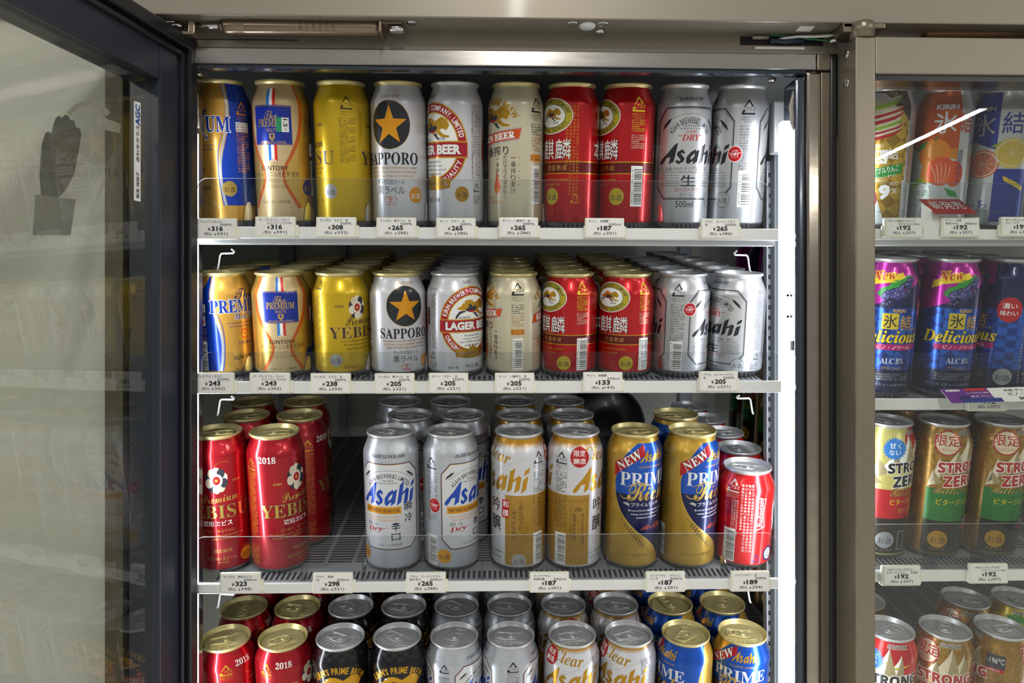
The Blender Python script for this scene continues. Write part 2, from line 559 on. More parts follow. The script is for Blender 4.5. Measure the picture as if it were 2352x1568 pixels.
        for vs, fs, m_, layer in self.items:
            if not vs: continue
            big = False
            up = max(y for _, y in vs) > neck
            for f in fs:
                xs = [vs[i][0] for i in f]
                if max(xs) - min(xs) > 2.4: big = True; break
                if up:
                    ys = [vs[i][1] for i in f]
                    if max(ys) - min(ys) > 1.7: big = True; break
            if big:
                bm = bmesh.new()
                bv = [bm.verts.new((x, y, 0)) for x, y in vs]
                for f in fs:
                    try: bm.faces.new([bv[i] for i in f])
                    except ValueError: pass
                x0 = min(x for x, _ in vs); x1 = max(x for x, _ in vs)
                x = math.floor(x0 / 2) * 2 + 2
                while x < x1:
                    bmesh.ops.bisect_plane(bm, geom=bm.verts[:] + bm.edges[:] + bm.faces[:], plane_co=(x, 0, 0), plane_no=(1, 0, 0), dist=1e-5)
                    x += 2
                if up:
                    y = neck
                    while y < vmax:
                        bmesh.ops.bisect_plane(bm, geom=bm.verts[:] + bm.edges[:] + bm.faces[:], plane_co=(0, y, 0), plane_no=(0, 1, 0), dist=1e-5)
                        y += 1.6
                bm.verts.index_update()
                vs = [(v.co.x, v.co.y) for v in bm.verts]
                fs = [tuple(v.index for v in f.verts) for f in bm.faces]
                bm.free()
            off = 0.05 + 0.024 * layer
            base = len(V); q = mi(m_)
            for x, y in vs:
                r, nr, nz = self.rv(min(max(y, 9.8), vmax))
                a = x / RB
                rr = r + off * nr
                V.append((rr * math.sin(a) / 1000, -rr * math.cos(a) / 1000, (min(max(y, 9.8), vmax) + off * nz) / 1000)); N.append((nr * math.sin(a), -nr * math.cos(a), nz))
            for f in fs:
                ax, ay = vs[f[0]]; s2 = 0
                for i in range(1, len(f) - 1):
                    bx, by = vs[f[i]]; cx, cy = vs[f[i + 1]]
                    s2 += (bx - ax) * (cy - ay) - (by - ay) * (cx - ax)
                if abs(s2) < 1e-9: continue
                Fc.append(tuple(base + i for i in (f if s2 > 0 else f[::-1]))); MI.append(q)
        me = bpy.data.meshes.new(name)
        me.from_pydata(V, [], Fc)
        for m_ in mats: me.materials.append(m_)
        me.polygons.foreach_set('material_index', MI)
        me.polygons.foreach_set('use_smooth', [True] * len(me.polygons))
        me.normals_split_custom_set_from_vertices(N)
        me.update()
        return me

ASAHI_RAW = [
    [(.0, .1), (.06, .02), (.18, 0), (.34, .14), (.46, .34), (.7, .36), (.7, 0), (1.0, .14), (1.0, 1.08), (.82, 1.0), (.5, .62), (.12, .28)],
    [(1.58, .6), (1.36, .76), (1.1, .62), (1.1, .46), (1.4, .24), (1.36, .14), (1.2, .24), (1.08, .14), (1.34, 0), (1.62, .14), (1.64, .3), (1.34, .52), (1.38, .6), (1.5, .5)],
    [(2.26, .76), (1.94, .62), (1.74, .36), (1.78, .1), (1.94, 0), (2.26, .2), (2.26, .4), (2.08, .24), (2.0, .28), (2.04, .42), (2.26, .58)],
    [(2.24, 0), (2.52, .14), (2.52, .76), (2.24, .64)],
    [(2.66, 0), (2.94, .14), (2.94, .46), (3.14, .56), (3.14, 0), (3.42, .14), (3.42, .66), (3.26, .76), (2.94, .58), (2.94, 1.08), (2.66, .92)],
    [(3.56, 0), (3.84, .14), (3.84, .72), (3.56, .58)],
    [(3.56, .72), (3.84, .86), (3.84, 1.08), (3.56, .94)],
]
ASAHI = [[(x + .26 * y, y) for x, y in g] for g in ASAHI_RAW]

mat('can_foot', 'b8b8b8', 1.0, 0.3)
LID_S = noisy('lid_silver', 'cfd1d3', 'dadbdc', 60, 0.62, 0.36)
LID_G = noisy('lid_gold', 'd8c888', 'e2d59e', 60, 0.62, 0.36)

def lid_mesh(m):
    b = MB()
    z = lambda r, h: (r / 1000, h / 1000)
    b.lathe([z(26.15, -5.0), z(26.6, -3.9), z(27.9, -3.2), z(28.3, -2.6), z(28.35, -.9), z(28.2, -.3), z(27.9, 0), z(27.5, 0), z(27.2, -.4), z(26.8, -1.6), z(25.3, -6.4), z(24.7, -7.0), z(24.1, -7.0), z(23.7, -6.4), z(23.5, -4.9), z(23.0, -4.5), z(22.3, -4.5), z(21.6, -4.75), z(0, -4.75)], m, 72)
    # mouth piece outline, pocket outline and raised dots
    pts = [(-10.5 + 7.4 * math.cos(a), 8.2 * math.sin(a), -4.65) for a in [2 * PI * k / 32 for k in range(32)]]
    b.tube([tuple(c / 1000 for c in p) for p in pts], 0.00028, m, 6, True)
    pts = [(-11.2 + 10 * math.cos(a), 11.4 * math.sin(a), -4.68) for a in [PI * .42 + PI * 1.16 * k / 26 for k in range(27)]] 
    pts = pts + [(19.5, -4.5, -4.68), (20.4, 0, -4.68), (19.5, 4.5, -4.68)]
    b.tube([tuple(c / 1000 for c in p) for p in pts], 0.00024, m, 6, True)
    for i, (x, y) in enumerate([(2, 15), (5, 14), (8, 15.5), (8, 13), (11, 13), (13, 11.5), (13, 14), (-2, 15.5), (-2, 13.5)]):
        b.lathe([z(.5, 0), z(.35, .3), z(0, .42)], m, 8, Matrix.Translation((x / 1000, y / 1000, -.00475)))
    return b.mesh('can_lid')

def tab_mesh(m):
    b = MB()
    H = -3.6
    out = [(-6.8 + 0 * k, 0) for k in range(0)]
    out += [(-1 + 6.6 * math.cos(a), 7.3 * math.sin(a)) for a in [PI / 2 + PI * k / 14 for k in range(15)]]
    out += [(10, -6.9), (15.5, -6.5)] + [(15.5 + 2.6 * math.sin(a), -6.5 + 2.6 * (1 - math.cos(a)) * 1.0) for a in [PI / 2 * k / 4 for k in range(1, 5)]]
    out += [(18.1, 0), (18.1, 3.9)] + [(15.5 + 2.6 * math.cos(a), 3.9 + 2.6 * math.sin(a)) for a in [PI / 2 * k / 4 for k in range(1, 5)]] + [(10, 6.9)]
    hole = [(11.4 + 4.6 * math.cos(a), 4.4 * math.sin(a)) for a in [2 * PI * k / 24 for k in range(24)]]
    hole = [(max(x, 8.6), y) for x, y in hole]
    flat, fs = tri_poly(out, [hole])
    for dz in (H, H - .5):
        b.flat(flat, fs if dz == H else [f[::-1] for f in fs], m, lambda x, y, dz=dz: Vector((x / 1000, y / 1000, dz / 1000)))
    b.tube([(x / 1000, y / 1000, (H - .1) / 1000) for x, y in out], 0.00075, m, 8, True)
    b.tube([(x / 1000, y / 1000, (H - .05) / 1000) for x, y in hole], 0.00062, m, 8, True)
    slit = [(0.2 + 4.3 * math.cos(a), 4.3 * math.sin(a)) for a in [PI * .35 + PI * 1.3 * k / 18 for k in range(19)]]
    b.tube([(x / 1000, y / 1000, (H + .1) / 1000) for x, y in slit], 0.0004, m, 6)
    b.lathe([(.0027, H / 1000), (.0026, (H + .5) / 1000), (.0019, (H + .95) / 1000), (0, (H + 1.0) / 1000)], m, 20)
    return b.mesh('pull_tab')

LIDS = {'s': (lid_mesh(LID_S), tab_mesh(LID_S)), 'g': (lid_mesh(LID_G), tab_mesh(LID_G))}

# ------------------------------------------------------------------ label art, one function per design (mm; u along the wall, v up)
B_GOLD = mat('can_gold', 'd2a044', 0.6, 0.34, coat=0.4)
B_BEIGE = mat('can_champagne', 'd9bf8e', 0.5, 0.36, coat=0.4)
B_YELL = mat('can_yellow_gold', 'd6b31c', 0.6, 0.34, coat=0.4)
B_WHITE = mat('can_pearl_white', 'd8d9df', 0.35, 0.33, coat=0.5)
B_CREAM = mat('can_cream', 'd9d1b4', 0.4, 0.32, coat=0.4)
B_RED = mat('can_red', 'c01018', 0.6, 0.3, coat=0.5)
B_WINE = mat('can_wine_red', 'ae1020', 0.65, 0.3, coat=0.5)
B_BUD = mat('can_bright_red', 'd20f14', 0.25, 0.3, coat=0.6)
B_SILV = lined('can_lined_silver', 'd4d6d9', 'b0b3b8', 0.0016, 0.62, 0.32)
B_SILV2 = lined('can_lined_silver_blue', 'dadde2', 'a9b0ba', 0.0017, 0.58, 0.33)
B_PANEL = mat('panel_silver', 'd2d4d6', 0.75, 0.32, coat=0.3)
B_PANELW = mat('panel_white_silver', 'dfe2e6', 0.4, 0.35, coat=0.3)
B_BLACK = mat('can_black', '121216', 0.5, 0.25, coat=0.6)
B_BLUE = mat('can_blue', '1656c0', 0.65, 0.28, coat=0.5)
B_NAVY = mat('can_navy', '121d50', 0.6, 0.28, coat=0.5)
B_BROWN = noisy('can_amber_bubbles', 'c8993a', '5e4016', 260, 0.65, 0.3, coat=0.4)
B_SIL = mat('can_plain_silver', 'cfd2d4', 0.6, 0.32, coat=0.3)
B_MAG = mat('can_magenta', 'b4129a', 0.65, 0.28, coat=0.5)
WEAVE = mat('panel_gold_weave', 'c09a40', 0.45, 0.34, coat=0.3)
def _weave():
    n, l, b = nodes(WEAVE)
    tc = n.new('ShaderNodeTexCoord'); mp = n.new('ShaderNodeMapping')
    mp.inputs['Rotation'].default_value = (0, PI / 4, 0); mp.inputs['Scale'].default_value = (1, 1, 1)
    l.new(tc.outputs['Object'], mp.inputs[0])
    bt = n.new('ShaderNodeTexBrick'); bt.inputs['Scale'].default_value = 160
    bt.inputs['Color1'].default_value = lin('cca044'); bt.inputs['Color2'].default_value = lin('ba8f36'); bt.inputs['Mortar'].default_value = lin('a1782a')
    bt.inputs['Mortar Size'].default_value = 0.05
    sp = n.new('ShaderNodeSeparateXYZ'); cb = n.new('ShaderNodeCombineXYZ')
    l.new(mp.outputs[0], sp.inputs[0]); l.new(sp.outputs['X'], cb.inputs['X']); l.new(sp.outputs['Z'], cb.inputs['Y'])
    l.new(cb.outputs[0], bt.inputs['Vector']); l.new(bt.outputs[0], b.inputs['Base Color'])
_weave()
GOLDFADE = mat('neck_gold_fade', 'c89a34', 0.6, 0.3, coat=0.4)
GOLDFADE2 = mat('short_neck_gold_fade', 'c89a34', 0.6, 0.3, coat=0.4)
def _fade(m, z0, z1):
    n, l, b = nodes(m)
    tc = n.new('ShaderNodeTexCoord'); sp = n.new('ShaderNodeSeparateXYZ'); l.new(tc.outputs['Object'], sp.inputs[0])
    mr = n.new('ShaderNodeMapRange'); mr.inputs[1].default_value = z0; mr.inputs[2].default_value = z1
    l.new(sp.outputs['Z'], mr.inputs[0])
    mx = n.new('ShaderNodeMix'); mx.data_type = 'RGBA'; mx.inputs[6].default_value = lin('dcdde0'); mx.inputs[7].default_value = lin('c8952a')
    l.new(mr.outputs[0], mx.inputs[0]); l.new(mx.outputs[2], b.inputs['Base Color'])
_fade(GOLDFADE, 0.1515, 0.158)
_fade(GOLDFADE2, 0.1125, 0.1165)
FACET = mat('facet_blue', '1c50b8', 0.7, 0.25, coat=0.4)
def _facet(m, a, c, sc):
    n, l, b = nodes(m)
    tc = n.new('ShaderNodeTexCoord'); mp = n.new('ShaderNodeMapping'); mp.inputs['Rotation'].default_value = (0, PI / 4, 0)
    l.new(tc.outputs['Object'], mp.inputs[0])
    ck = n.new('ShaderNodeTexChecker'); ck.inputs['Scale'].default_value = sc
    ck.inputs['Color1'].default_value = lin(a); ck.inputs['Color2'].default_value = lin(c)
    l.new(mp.outputs[0], ck.inputs[0]); l.new(ck.outputs[0], b.inputs['Base Color'])
_facet(FACET, '2360c8', '153a90', 95)
FACETG = mat('facet_gold', 'c8a030', 0.7, 0.28, coat=0.4)
_facet(FACETG, 'd8b040', 'a9821f', 80)

def art_premium(L, big):
    c = Can(L, B_GOLD, big)
    blue = INK['B2']
    lf = [(36, 125), (37, 112), (38, 100), (37, 85), (33, 70), (29, 55), (27, 42), (27, 30), (29, 18), (31, 8)]
    lf = smooth(lf)
    c.poly(lf + [(94, 8), (94, 125)], blue, 1)
    rt = [(-x, y) for x, y in lf]
    c.poly(rt[::-1] + [(-94, 125), (-94, 8)][::-1], blue, 1)
    for s in (1, -1):
        c.line([(s * 32, 125), (s * 36, 100), (s * 33, 78), (s * 28, 58), (s * 26, 40), (s * 27, 24), (s * 29, 8)], [3.2, 2.4, 2.0, 2.6, 3, 3, 3.6], 'L', 2)
        c.line([(s * 30.5, 125), (s * 34, 104), (s * 31, 80), (s * 25, 60), (s * 24, 40), (s * 25, 24), (s * 27.5, 8)], [.9, .2, .4, .9, .9, 1, 1.2], blue, 3)
    c.text(scr('The'), 3, 98, 26, 12, 'N', 3)
    c.text('PREMIUM', 0, 84, 76, 15, blue, 4, edge='W', ew=.02) if False else c.text(ser('PREMIUM'), 0, 84, 76, 15, blue, 4, bold=.01, edge='W', ew=.025)
    c.text(ser("MALT'S"), 2, 72, 26, 7, blue, 4, edge='W')
    c.text(ita('A premium pilsner beer brewed with'), 0, 64.5, 42, 2.4, 'N', 3, res=1)
    c.text(ita('selected ingredients and pride'), 1, 60.5, 38, 2.4, 'N', 3, res=1)
    c.poly([(-4, 57), (4, 57), (4, 49), (2.6, 46.5), (0, 45.3), (-2.6, 46.5), (-4, 49)], 'J', 2)
    c.poly([(-3, 55), (3, 55), (3, 49.4), (0, 46.6), (-3, 49.4)], 'S', 3)
    c.poly([(-1.6, 54), (1.6, 54), (1, 50), (0, 48), (-1, 50)], 'J', 4)
    c.text('天然水醸造', 0, 41, 18, 4.2, 'N', 3)
    c.text(san('SUNTORY'), 0, 24, 30, 5, 'K', 3)
    c.text('ザ・プレミアム', 2, 18, 20, 3.6, 'X', 3)
    c.text('モルツ', 2, 14, 9, 3, 'X', 3)
    c.text('ALL MALT  生ビール', 0, 10.6, 26, 3.0, 'N', 3)
    for a in (52, -52):
        c.alumi(a, 99, 13, 'O', 3)
        c.small(a, 60, 16, 42, 16, 'O', 3)
        c.rect(a - 8, 78, a + 8, 87, 'W', 2); c.small(a, 82.5, 14.5, 8, 3, 'N', 3)
    c.poly([(-59, 73), (-45, 73), (-45, 62), (-59, 62)], 'W', 4); c.ell(-52, 67, 6, 4.4, 'J', 5); c.text('生産者から', -52, 68, 9, 2, 'W', 6, res=1)
    c.barcode(-52, 9, 44, 15, 4)
    c.sake(34, 24, 7.5, 'S', 'T', 4)
    return c
INK['B2'] = mat('ink_premium_blue', '1440b0', 0.55, 0.28, coat=0.4)

def art_sparkling(L, big):
    c = Can(L, B_BEIGE, big)
    L_ = smooth([(-26, 125), (-29, 112), (-31, 95), (-28, 75), (-20, 58), (-12, 45), (-10, 36), (-13, 26), (-22, 12), (-26, 6)])
    for s in (1, -1):
        pts = [(s * x, y) for x, y in L_]
        side = pts + [(-s * 94, 6), (-s * 94, 125)]
        c.poly(side if s < 0 else side[::-1], 'S', 1)
        c.line([(s * x, y) for x, y in [(-26, 125), (-29, 112), (-31, 95), (-28, 75), (-20, 58), (-12, 45), (-10, 36), (-13, 26), (-22, 12), (-26, 6)]], [3.6, 3.8, 4, 4.6, 4, 2.8, 2.6, 3.4, 4.6, 5], 'J2', 2)
    for x0, x1, k in ((-4.6, -1.6, 'B3'), (-1.6, 1.8, 'W'), (1.8, 4.8, 'R2')):
        c.rect(x0, 50, x1, 117.5, k, 2)
    c.poly([(-4.6, 49.9), (0, 49.9), (0, 53)], 'F', 3) ; c.poly([(4.8, 49.9), (0.1, 53), (0.1, 49.9)], 'F', 3)
    c.rect(-20.6, 65.5, 20.6, 102, 'N2', 3)
    for a, b in (((-19.9, 66.2), (19.9, 66.6)), ((-19.9, 100.9), (19.9, 101.3))): c.rect(a[0], a[1], b[0], b[1], 'G', 4)
    c.text(scr('The'), -1, 93, 14, 8, 'S', 4)
    c.text(ser('PREMIUM'), 0, 85.5, 32, 7.6, 'S', 4, bold=.01)
    c.text(ser("MALT'S"), 0, 79, 12, 3.6, 'S', 4)
    c.poly([(-3, 76), (3, 76), (3, 71.6), (0, 68.8), (-3, 71.6)], 'S', 4); c.poly([(-1.6, 74.8), (1.6, 74.8), (0, 70.6)], 'N2', 5)
    c.text(ser('SPARKLING GOLD'), 0, 68, 28, 2.0, 'S', 5)
    c.text(san('SUNTORY'), 0, 43.6, 30, 4.6, 'T', 4)
    c.text('シャンパーニュ産麦芽 使用', 0, 38, 52, 5.6, 'T', 4)
    c.text('〈スパークリングゴールド〉', 0, 31.6, 30, 3, 'T', 4)
    c.text('ザ・プレミアム・モルツ', 0, 26.4, 30, 3.2, 'T', 4)
    c.text('ALL MALT 生ビール(非熱処理)', 0, 11.6, 31, 3.4, 'T', 4)
    c.sake(38, 25.5, 7.8, 'N', 'S', 3)
    c.alumi(52, 92, 13, 'N', 3)
    c.rect(44, 56, 60, 68, 'W', 3); c.text(san('SUNTORY'), 52, 60, 13, 2.4, 'H', 4)
    c.barcode(52, 18, 52, 13, 4)
    c.small(-46, 58, 11, 60, 22, 'A', 3)
    return c
INK['J2'] = mat('ink_swoosh_orange', 'd8682a', 0.5, 0.3, coat=0.3)
INK['B3'] = mat('ink_stripe_blue', '2f7fd6', 0.2, 0.3, coat=0.3); INK['R2'] = mat('ink_stripe_red', 'd83020', 0.2, 0.3, coat=0.3)
INK['N2'] = mat('ink_square_blue', '16309a', 0.3, 0.3, coat=0.3)

def emblem_patch(c, u, v, w, h, wine=False):
    """plain rosette of cream, dark and red petals"""
    for k in range(10):
        a = k * PI / 5 + .3
        c.ell(u + w * .3 * math.cos(a), v + h * .3 * math.sin(a), w * .15, h * .17, ('C', 'D', 'C', 'F', 'D')[k % 5], 2 + k % 2, n=20)
    c.ell(u, v, w * .24, h * .24, 'C', 4, n=24); c.ell(u, v, w * .15, h * .15, 'R', 5, n=20); c.ell(u, v, w * .06, h * .06, 'S', 6, n=14)

def art_yebisu(L, big):
    c = Can(L, B_YELL, big)
    for f in (0, 104):
        emblem_patch(c, f - 3, 83, 24, 30)
        c.text(ser('BORN'), f - 24, 85, 10, 2.8, 'T', 3); c.text(ser('1890'), f + 19, 85, 10, 2.8, 'T', 3)
        c.text(scr('Premium'), f + 3, 68.5, 42, 11, 'T', 3, rot=.05)
        c.text(ser('YEBISU'), f, 54, 74, 13.4, 'T', 4, bold=-.006, edge='S')
        for i, s in enumerate(('Rich and mellow premium beer brewed from', '100% fine malt and select hops with', "traditional and art.")):
            c.text(ita(s), f, 44 - i * 4.3, 48 - i * 6, 2.9, 'X', 3, res=1)
        c.text('麦芽100% ヱビスビール〈生〉', f + 2, 13.5, 46, 4, 'X', 3)
    c.alumi(52, 104, 13, 'T', 3)
    c.small(52, 70, 17, 44, 20, 'X', 3)
    c.barcode(52 if not big else -68, 9, 47, 11.5, 3)
    c.alumi(-52, 108, 11, 'T', 3, False); c.small(-52, 68, 17, 66, 28, 'X', 3); c.small(-52, 18, 17, 14, 6, 'X', 3)
    c.sake(-30 if not big else 32, 22, 7.4, 'L', 'T', 4)
    return c

def art_sapporo(L, big):
    c = Can(L, B_WHITE, big)
    for f in (0, 104):
        c.ell(f, 85, 22.6, 23.6, 'G2', 2, n=56); c.ell(f, 85, 22.1, 23.1, 'D2', 3, n=56)
        c.poly(star_pts(f, 84.2, 19.6, .40), 'O2', 4)
        c.text(ser('SINCE 1876'), f, 111.5, 22, 2.4, 'H', 3)
        c.text(ser('SAPPORO'), f, 53.4, 62, 12, 'D2', 4, bold=.004)
        for i, (s, w) in enumerate((('THIS PERFECT BALANCE BETWEEN MALT & HOPS', 58), ('GIVES YOU A GREAT DRINKING EXPERIENCE', 55), ('FROM THE VERY FIRST SIP TO THE LAST', 48))):
            c.text(ser(s), f + 1, 44.6 - i * 3.9, w, 2.3, 'H', 3, res=1)
        c.text('サッポロ生ビール', f, 31.4, 31, 4.6, 'D2', 4)
        c.text('黒ラベル', f, 23.3, 31, 8, 'D2', 4)
        c.text('〈生〉', f, 14.8, 13.6, 7, 'J', 4); c.text('非熱処理', f, 9.6 + (1.2 if not big else 0), 11, 1.8, 'J', 3, res=1)
    c.sake(28, 19, 8, 'O2', 'W', 3)
    c.alumi(52, 109, 11, 'D2', 3); c.small(52, 70, 13, 36, 16, 'D2', 3, vertical=False)
    c.barcode(-52, 12, 42, 11, 3); c.alumi(-52, 106, 12, 'D2', 3)
    c.rect(-57, 75, -46, 84, 'J', 2); c.rect(-56.6, 75.5, -46.4, 83.5, B_WHITE, 3); c.small(-51.5, 79.5, 9, 7, 3, 'J', 4)
    c.poly(star_pts(-51.5, 56, 4, .4), 'J', 3)
    c.small(52, 22, 13, 24, 10, 'D2', 3)
    return c
INK['D2'] = mat('ink_label_black', '1c2026', 0.1, 0.3, coat=0.3); INK['O2'] = mat('ink_star_gold', 'e39a12', 0.35, 0.3, coat=0.3); INK['G2'] = mat('ink_rim_gold', 'c8a860', 0.6, 0.3)

def art_lager(L, big):
    c = Can(L, B_WHITE, big)
    for f in (0, 104):
        c.ell(f, 66, 40, 42, 'G', 1, n=64); c.ell(f, 66, 38.6, 40.6, 'R3', 2, n=64); c.ell(f, 66, 31, 33, 'G', 3, n=56); c.ell(f, 66, 29.6, 31.6, 'W', 4, n=56)
        c.arc('KIRIN BREWERY COMPANY, LIMITED', f, 66, 34.8, 36.8, 168, 12, 5.4, 'W', 5, bold=.03, wk=.62)
        c.arc('ORIGINAL', f, 66, 34.8, 36.8, 203, 252, 5.2, 'W', 5, bold=.03, inward=True, wk=.62); c.arc('QUALITY', f, 66, 34.8, 36.8, 290, 337, 5.2, 'W', 5, bold=.03, inward=True, wk=.62)
        c.beast(f, 82, 42, 23, 5)
        c.text(ser('KIRIN'), f - 10, 72, 14, 2.6, 'D', 5); c.text(ser('BEER'), f + 11, 72.6, 11, 2.6, 'D', 5)
        c.poly([(f - 41, 69), (f + 41, 69), (f + 41, 71), (f + 24, 71), (f + 30, 73.5), (f + 40, 73.5)], 'G', 5) if False else None
        c.rect(f - 40.5, 54.2, f + 40.5, 70.2, 'G', 6); c.rect(f - 39.8, 55.6, f + 39.8, 68.9, 'R3', 7)
        c.text('LAGER BEER', f, 62.3, 66, 9.6, 'W', 9, bold=.05, edge='K', ew=.02)
        for i, s in enumerate(('The legendary KIRIN is', 'a symbol of "Good Luck."', "Open up KIRIN today, and you'll", 'see what it is all about.')):
            c.text(s, f, 50.6 - i * 3.7, (22, 25, 33, 22)[i], 2.6, 'D', 6, bold=.02, res=1)
        c.poly([(f - 22, 35), (f + 22, 35), (f + 21, 26), (f + 10, 24.4), (f, 23.6), (f - 10, 24.4), (f - 21, 26)], 'H', 6)
        c.poly([(f - 4.5, 35), (f - 5.5, 39), (f - 2, 37), (f, 40.6), (f + 2, 37), (f + 5.5, 39), (f + 4.5, 35)], 'H', 6)
        c.text('キリンラガービール', f, 30, 36, 4.8, 'K', 8, bold=.02, edge='W')
        c.text(ser('KIRIN'), f - 4, 112.6, 11.5, 3.6, 'K', 3)
        c.text('SINCE 1888', f, 14.5, 19, 4.0, 'D', 3); c.text('ALC. 5%', f - 24, 13.4, 12, 2.8, 'D', 3, bold=.02)
    for a in (52, -52):
        c.small(a, 70, 14, 72, 5, 'D', 2, vertical=True); c.alumi(a, 26, 9, 'D', 3, False); c.small(a + 1, 15, 11, 9, 5, 'D', 3)
    c.sake(34, 20, 7.6, 'H', 'D', 7)
    c.rect(-63, 62, -57, 82, 'K', 8); c.text('LAGER', -60, 72, 16, 4, 'R', 9, rot=PI / 2)
    return c
INK['R3'] = mat('ink_ring_red', 'b0102c', 0.25, 0.3, coat=0.3)

def kirin_face(c, f, black=False):
    ar, ln = ('G3', 'G3') if black else ('H', 'H')
    c.arc("KIRIN'S PRIME BREW", f, 73 if not black else 78, 33, 36 if not black else 34, 148, 32, 7.0 if not black else 9.4, ar, 3, bold=.04, wk=.62)
    c.beast(f, 92.5 if not black else 89, 42 if not black else 48, 22 if not black else 26, 3, 'G3' if black else 'H', 'D' if not black else 'Z', 'R')

def art_ichiban(L, big):
    c = Can(L, B_CREAM, big)
    for f in (0, 104):
        kirin_face(c, f)
        c.poly([(f - 34, 63.5), (f + 31, 71.5), (f + 34, 84), (f - 31, 76)], 'L', 2); c.poly([(f - 33.6, 65), (f + 31, 73), (f + 33.4, 82.6), (f - 31, 74.6)], 'J', 3)
        c.text(ser('KIRIN BEER'), f, 73.8, 53, 6.6, 'W', 5, bold=.02, rot=.12, edge='K', ew=.012)
        c.text('一番搾り', f, 61, 40, 9.6, 'K', 4, bold=.02, rot=.06)
        c.column('一番搾り麦汁', f + 25, 55, 6, 'K', 3, gap=1.05); c.column('だけでつくるから、', f + 16, 55, 4.6, 'K', 3, gap=1.0); c.column('一番搾り', f + 7, 54, 5, 'K', 3)
        for k in range(5): c.ell(f + 31, 55 - k * 6.4, .5, .6, 'R', 3, n=8)
        c.poly(ell_pts(f + 6, 27, 4.2, 6, 20, PI * .8, PI * 2.2) + [(f + 6, 43)], 'A', 3); c.ell(f + 6, 24, 2.6, 3, 'O', 4)
        c.text('生ビール(非熱処理)', f, 12.2, 26, 3.6, 'O', 3); c.text('〈麦芽100%〉', f - 5, 17.2, 19, 3.2, 'O', 3)
        for i in range(3): c.text(ita(('Brewing Process for a', 'delicious and', 'a crisp taste')[i]), f - 18, 46 - i * 4, (24, 14, 13)[i], 2.4, 'J', 3, res=1)
    c.alumi(52, 104, 15, 'D2', 3)
    c.small(52, 82, 15, 12, 5, 'D2', 3); c.small(52, 68, 15, 14, 6, 'H', 3)
    c.rect(44, 52, 60, 58.6, 'O', 3); c.small(52, 55.3, 15, 6, 2, 'K', 4)
    c.barcode(52, 11, 48, 12, 3); 
    c.small(-52, 70, 14, 72, 5, 'D', 2, vertical=True); c.barcode(-52, 9, 32, 10, 3)
    return c
INK['G3'] = mat('ink_deep_gold', 'd9a21c', 0.5, 0.3, coat=0.3)

def art_honkirin(L, big):
    c = Can(L, B_RED, big)
    c.band(40.5, 51.5, 'M', 1); c.band(51, 52, 'G', 2); c.band(40, 41, 'G', 2)
    for f in (0, 104):
        c.ell(f + 4, 95, 25.6, 17.6, 'W', 2, n=48); c.ell(f + 4, 95, 24.6, 16.7, 'D', 3, n=48); c.ell(f + 4, 95, 24.2, 16.3, 'Y2', 4, n=48); c.ell(f + 4, 95, 17.6, 11.6, 'D', 5, n=48); c.ell(f + 4, 95, 17, 11, 'W', 6, n=48)
        c.arc('KIRIN BREWERY COMPANY', f + 4, 95, 20.8, 13.8, 172, 8, 3.6, 'D', 6, bold=.03, wk=.6); c.arc('ORIGINAL QUALITY', f + 4, 95, 20.8, 13.8, 205, 335, 3.4, 'D', 6, bold=.03, inward=True, wk=.6)
        c.beast(f + 4, 96, 25, 13, 7); c.text(ser('BEER'), f + 10, 88.6, 7, 1.8, 'D', 8)
        for j, ch in enumerate('本麒麟'):
            x = f - 19.5 + j * 19.2
            c.text(ch, x + .7, 63.5 - .7, 17.4, 19.5, 'D', 3); c.text(ch, x, 63.5, 17.4, 19.5, 'W', 4)
        for j, ch in enumerate('低温熟成'): c.text(ch, f + 2 + j * 6.4, 46, 5, 5.2, 'S', 4)
        c.text(ita('for authentic quality'), f + 10, 34.6, 32, 3.2, 'G', 3, res=1); c.text(ita('and deep taste'), f + 6, 30, 22, 2.8, 'G', 3, res=1)
    c.alumi(49, 105, 15, 'Y', 3)
    c.small(49, 86, 15, 12, 6, 'Y', 3); c.small(49, 71, 15, 14, 7, 'F', 3)
    c.barcode(49, 9, 48, 13.4, 4)
    c.small(-56, 62, 15, 88, 4, 'O', 3, vertical=True); c.alumi(-52, 16, 10, 'O', 4, False)
    for u in (27, -79): c.sake(u, 18.5, 8.4, 'Y3', 'D', 4)
    return c
INK['Y2'] = mat('ink_olive_gold', 'bfae20', 0.3, 0.3, coat=0.3); INK['Y3'] = mat('ink_disc_yellow', 'c9b22a', 0.3, 0.3, coat=0.3)

def octa(x0, y0, x1, y1, d): return [(x0 + d, y0), (x1 - d, y0), (x1, y0 + d * 1.1), (x1, y1 - d * 1.2), (x1 - d, y1), (x0 + d, y1), (x0, y1 - d * 1.2), (x0, y0 + d * 1.1)]

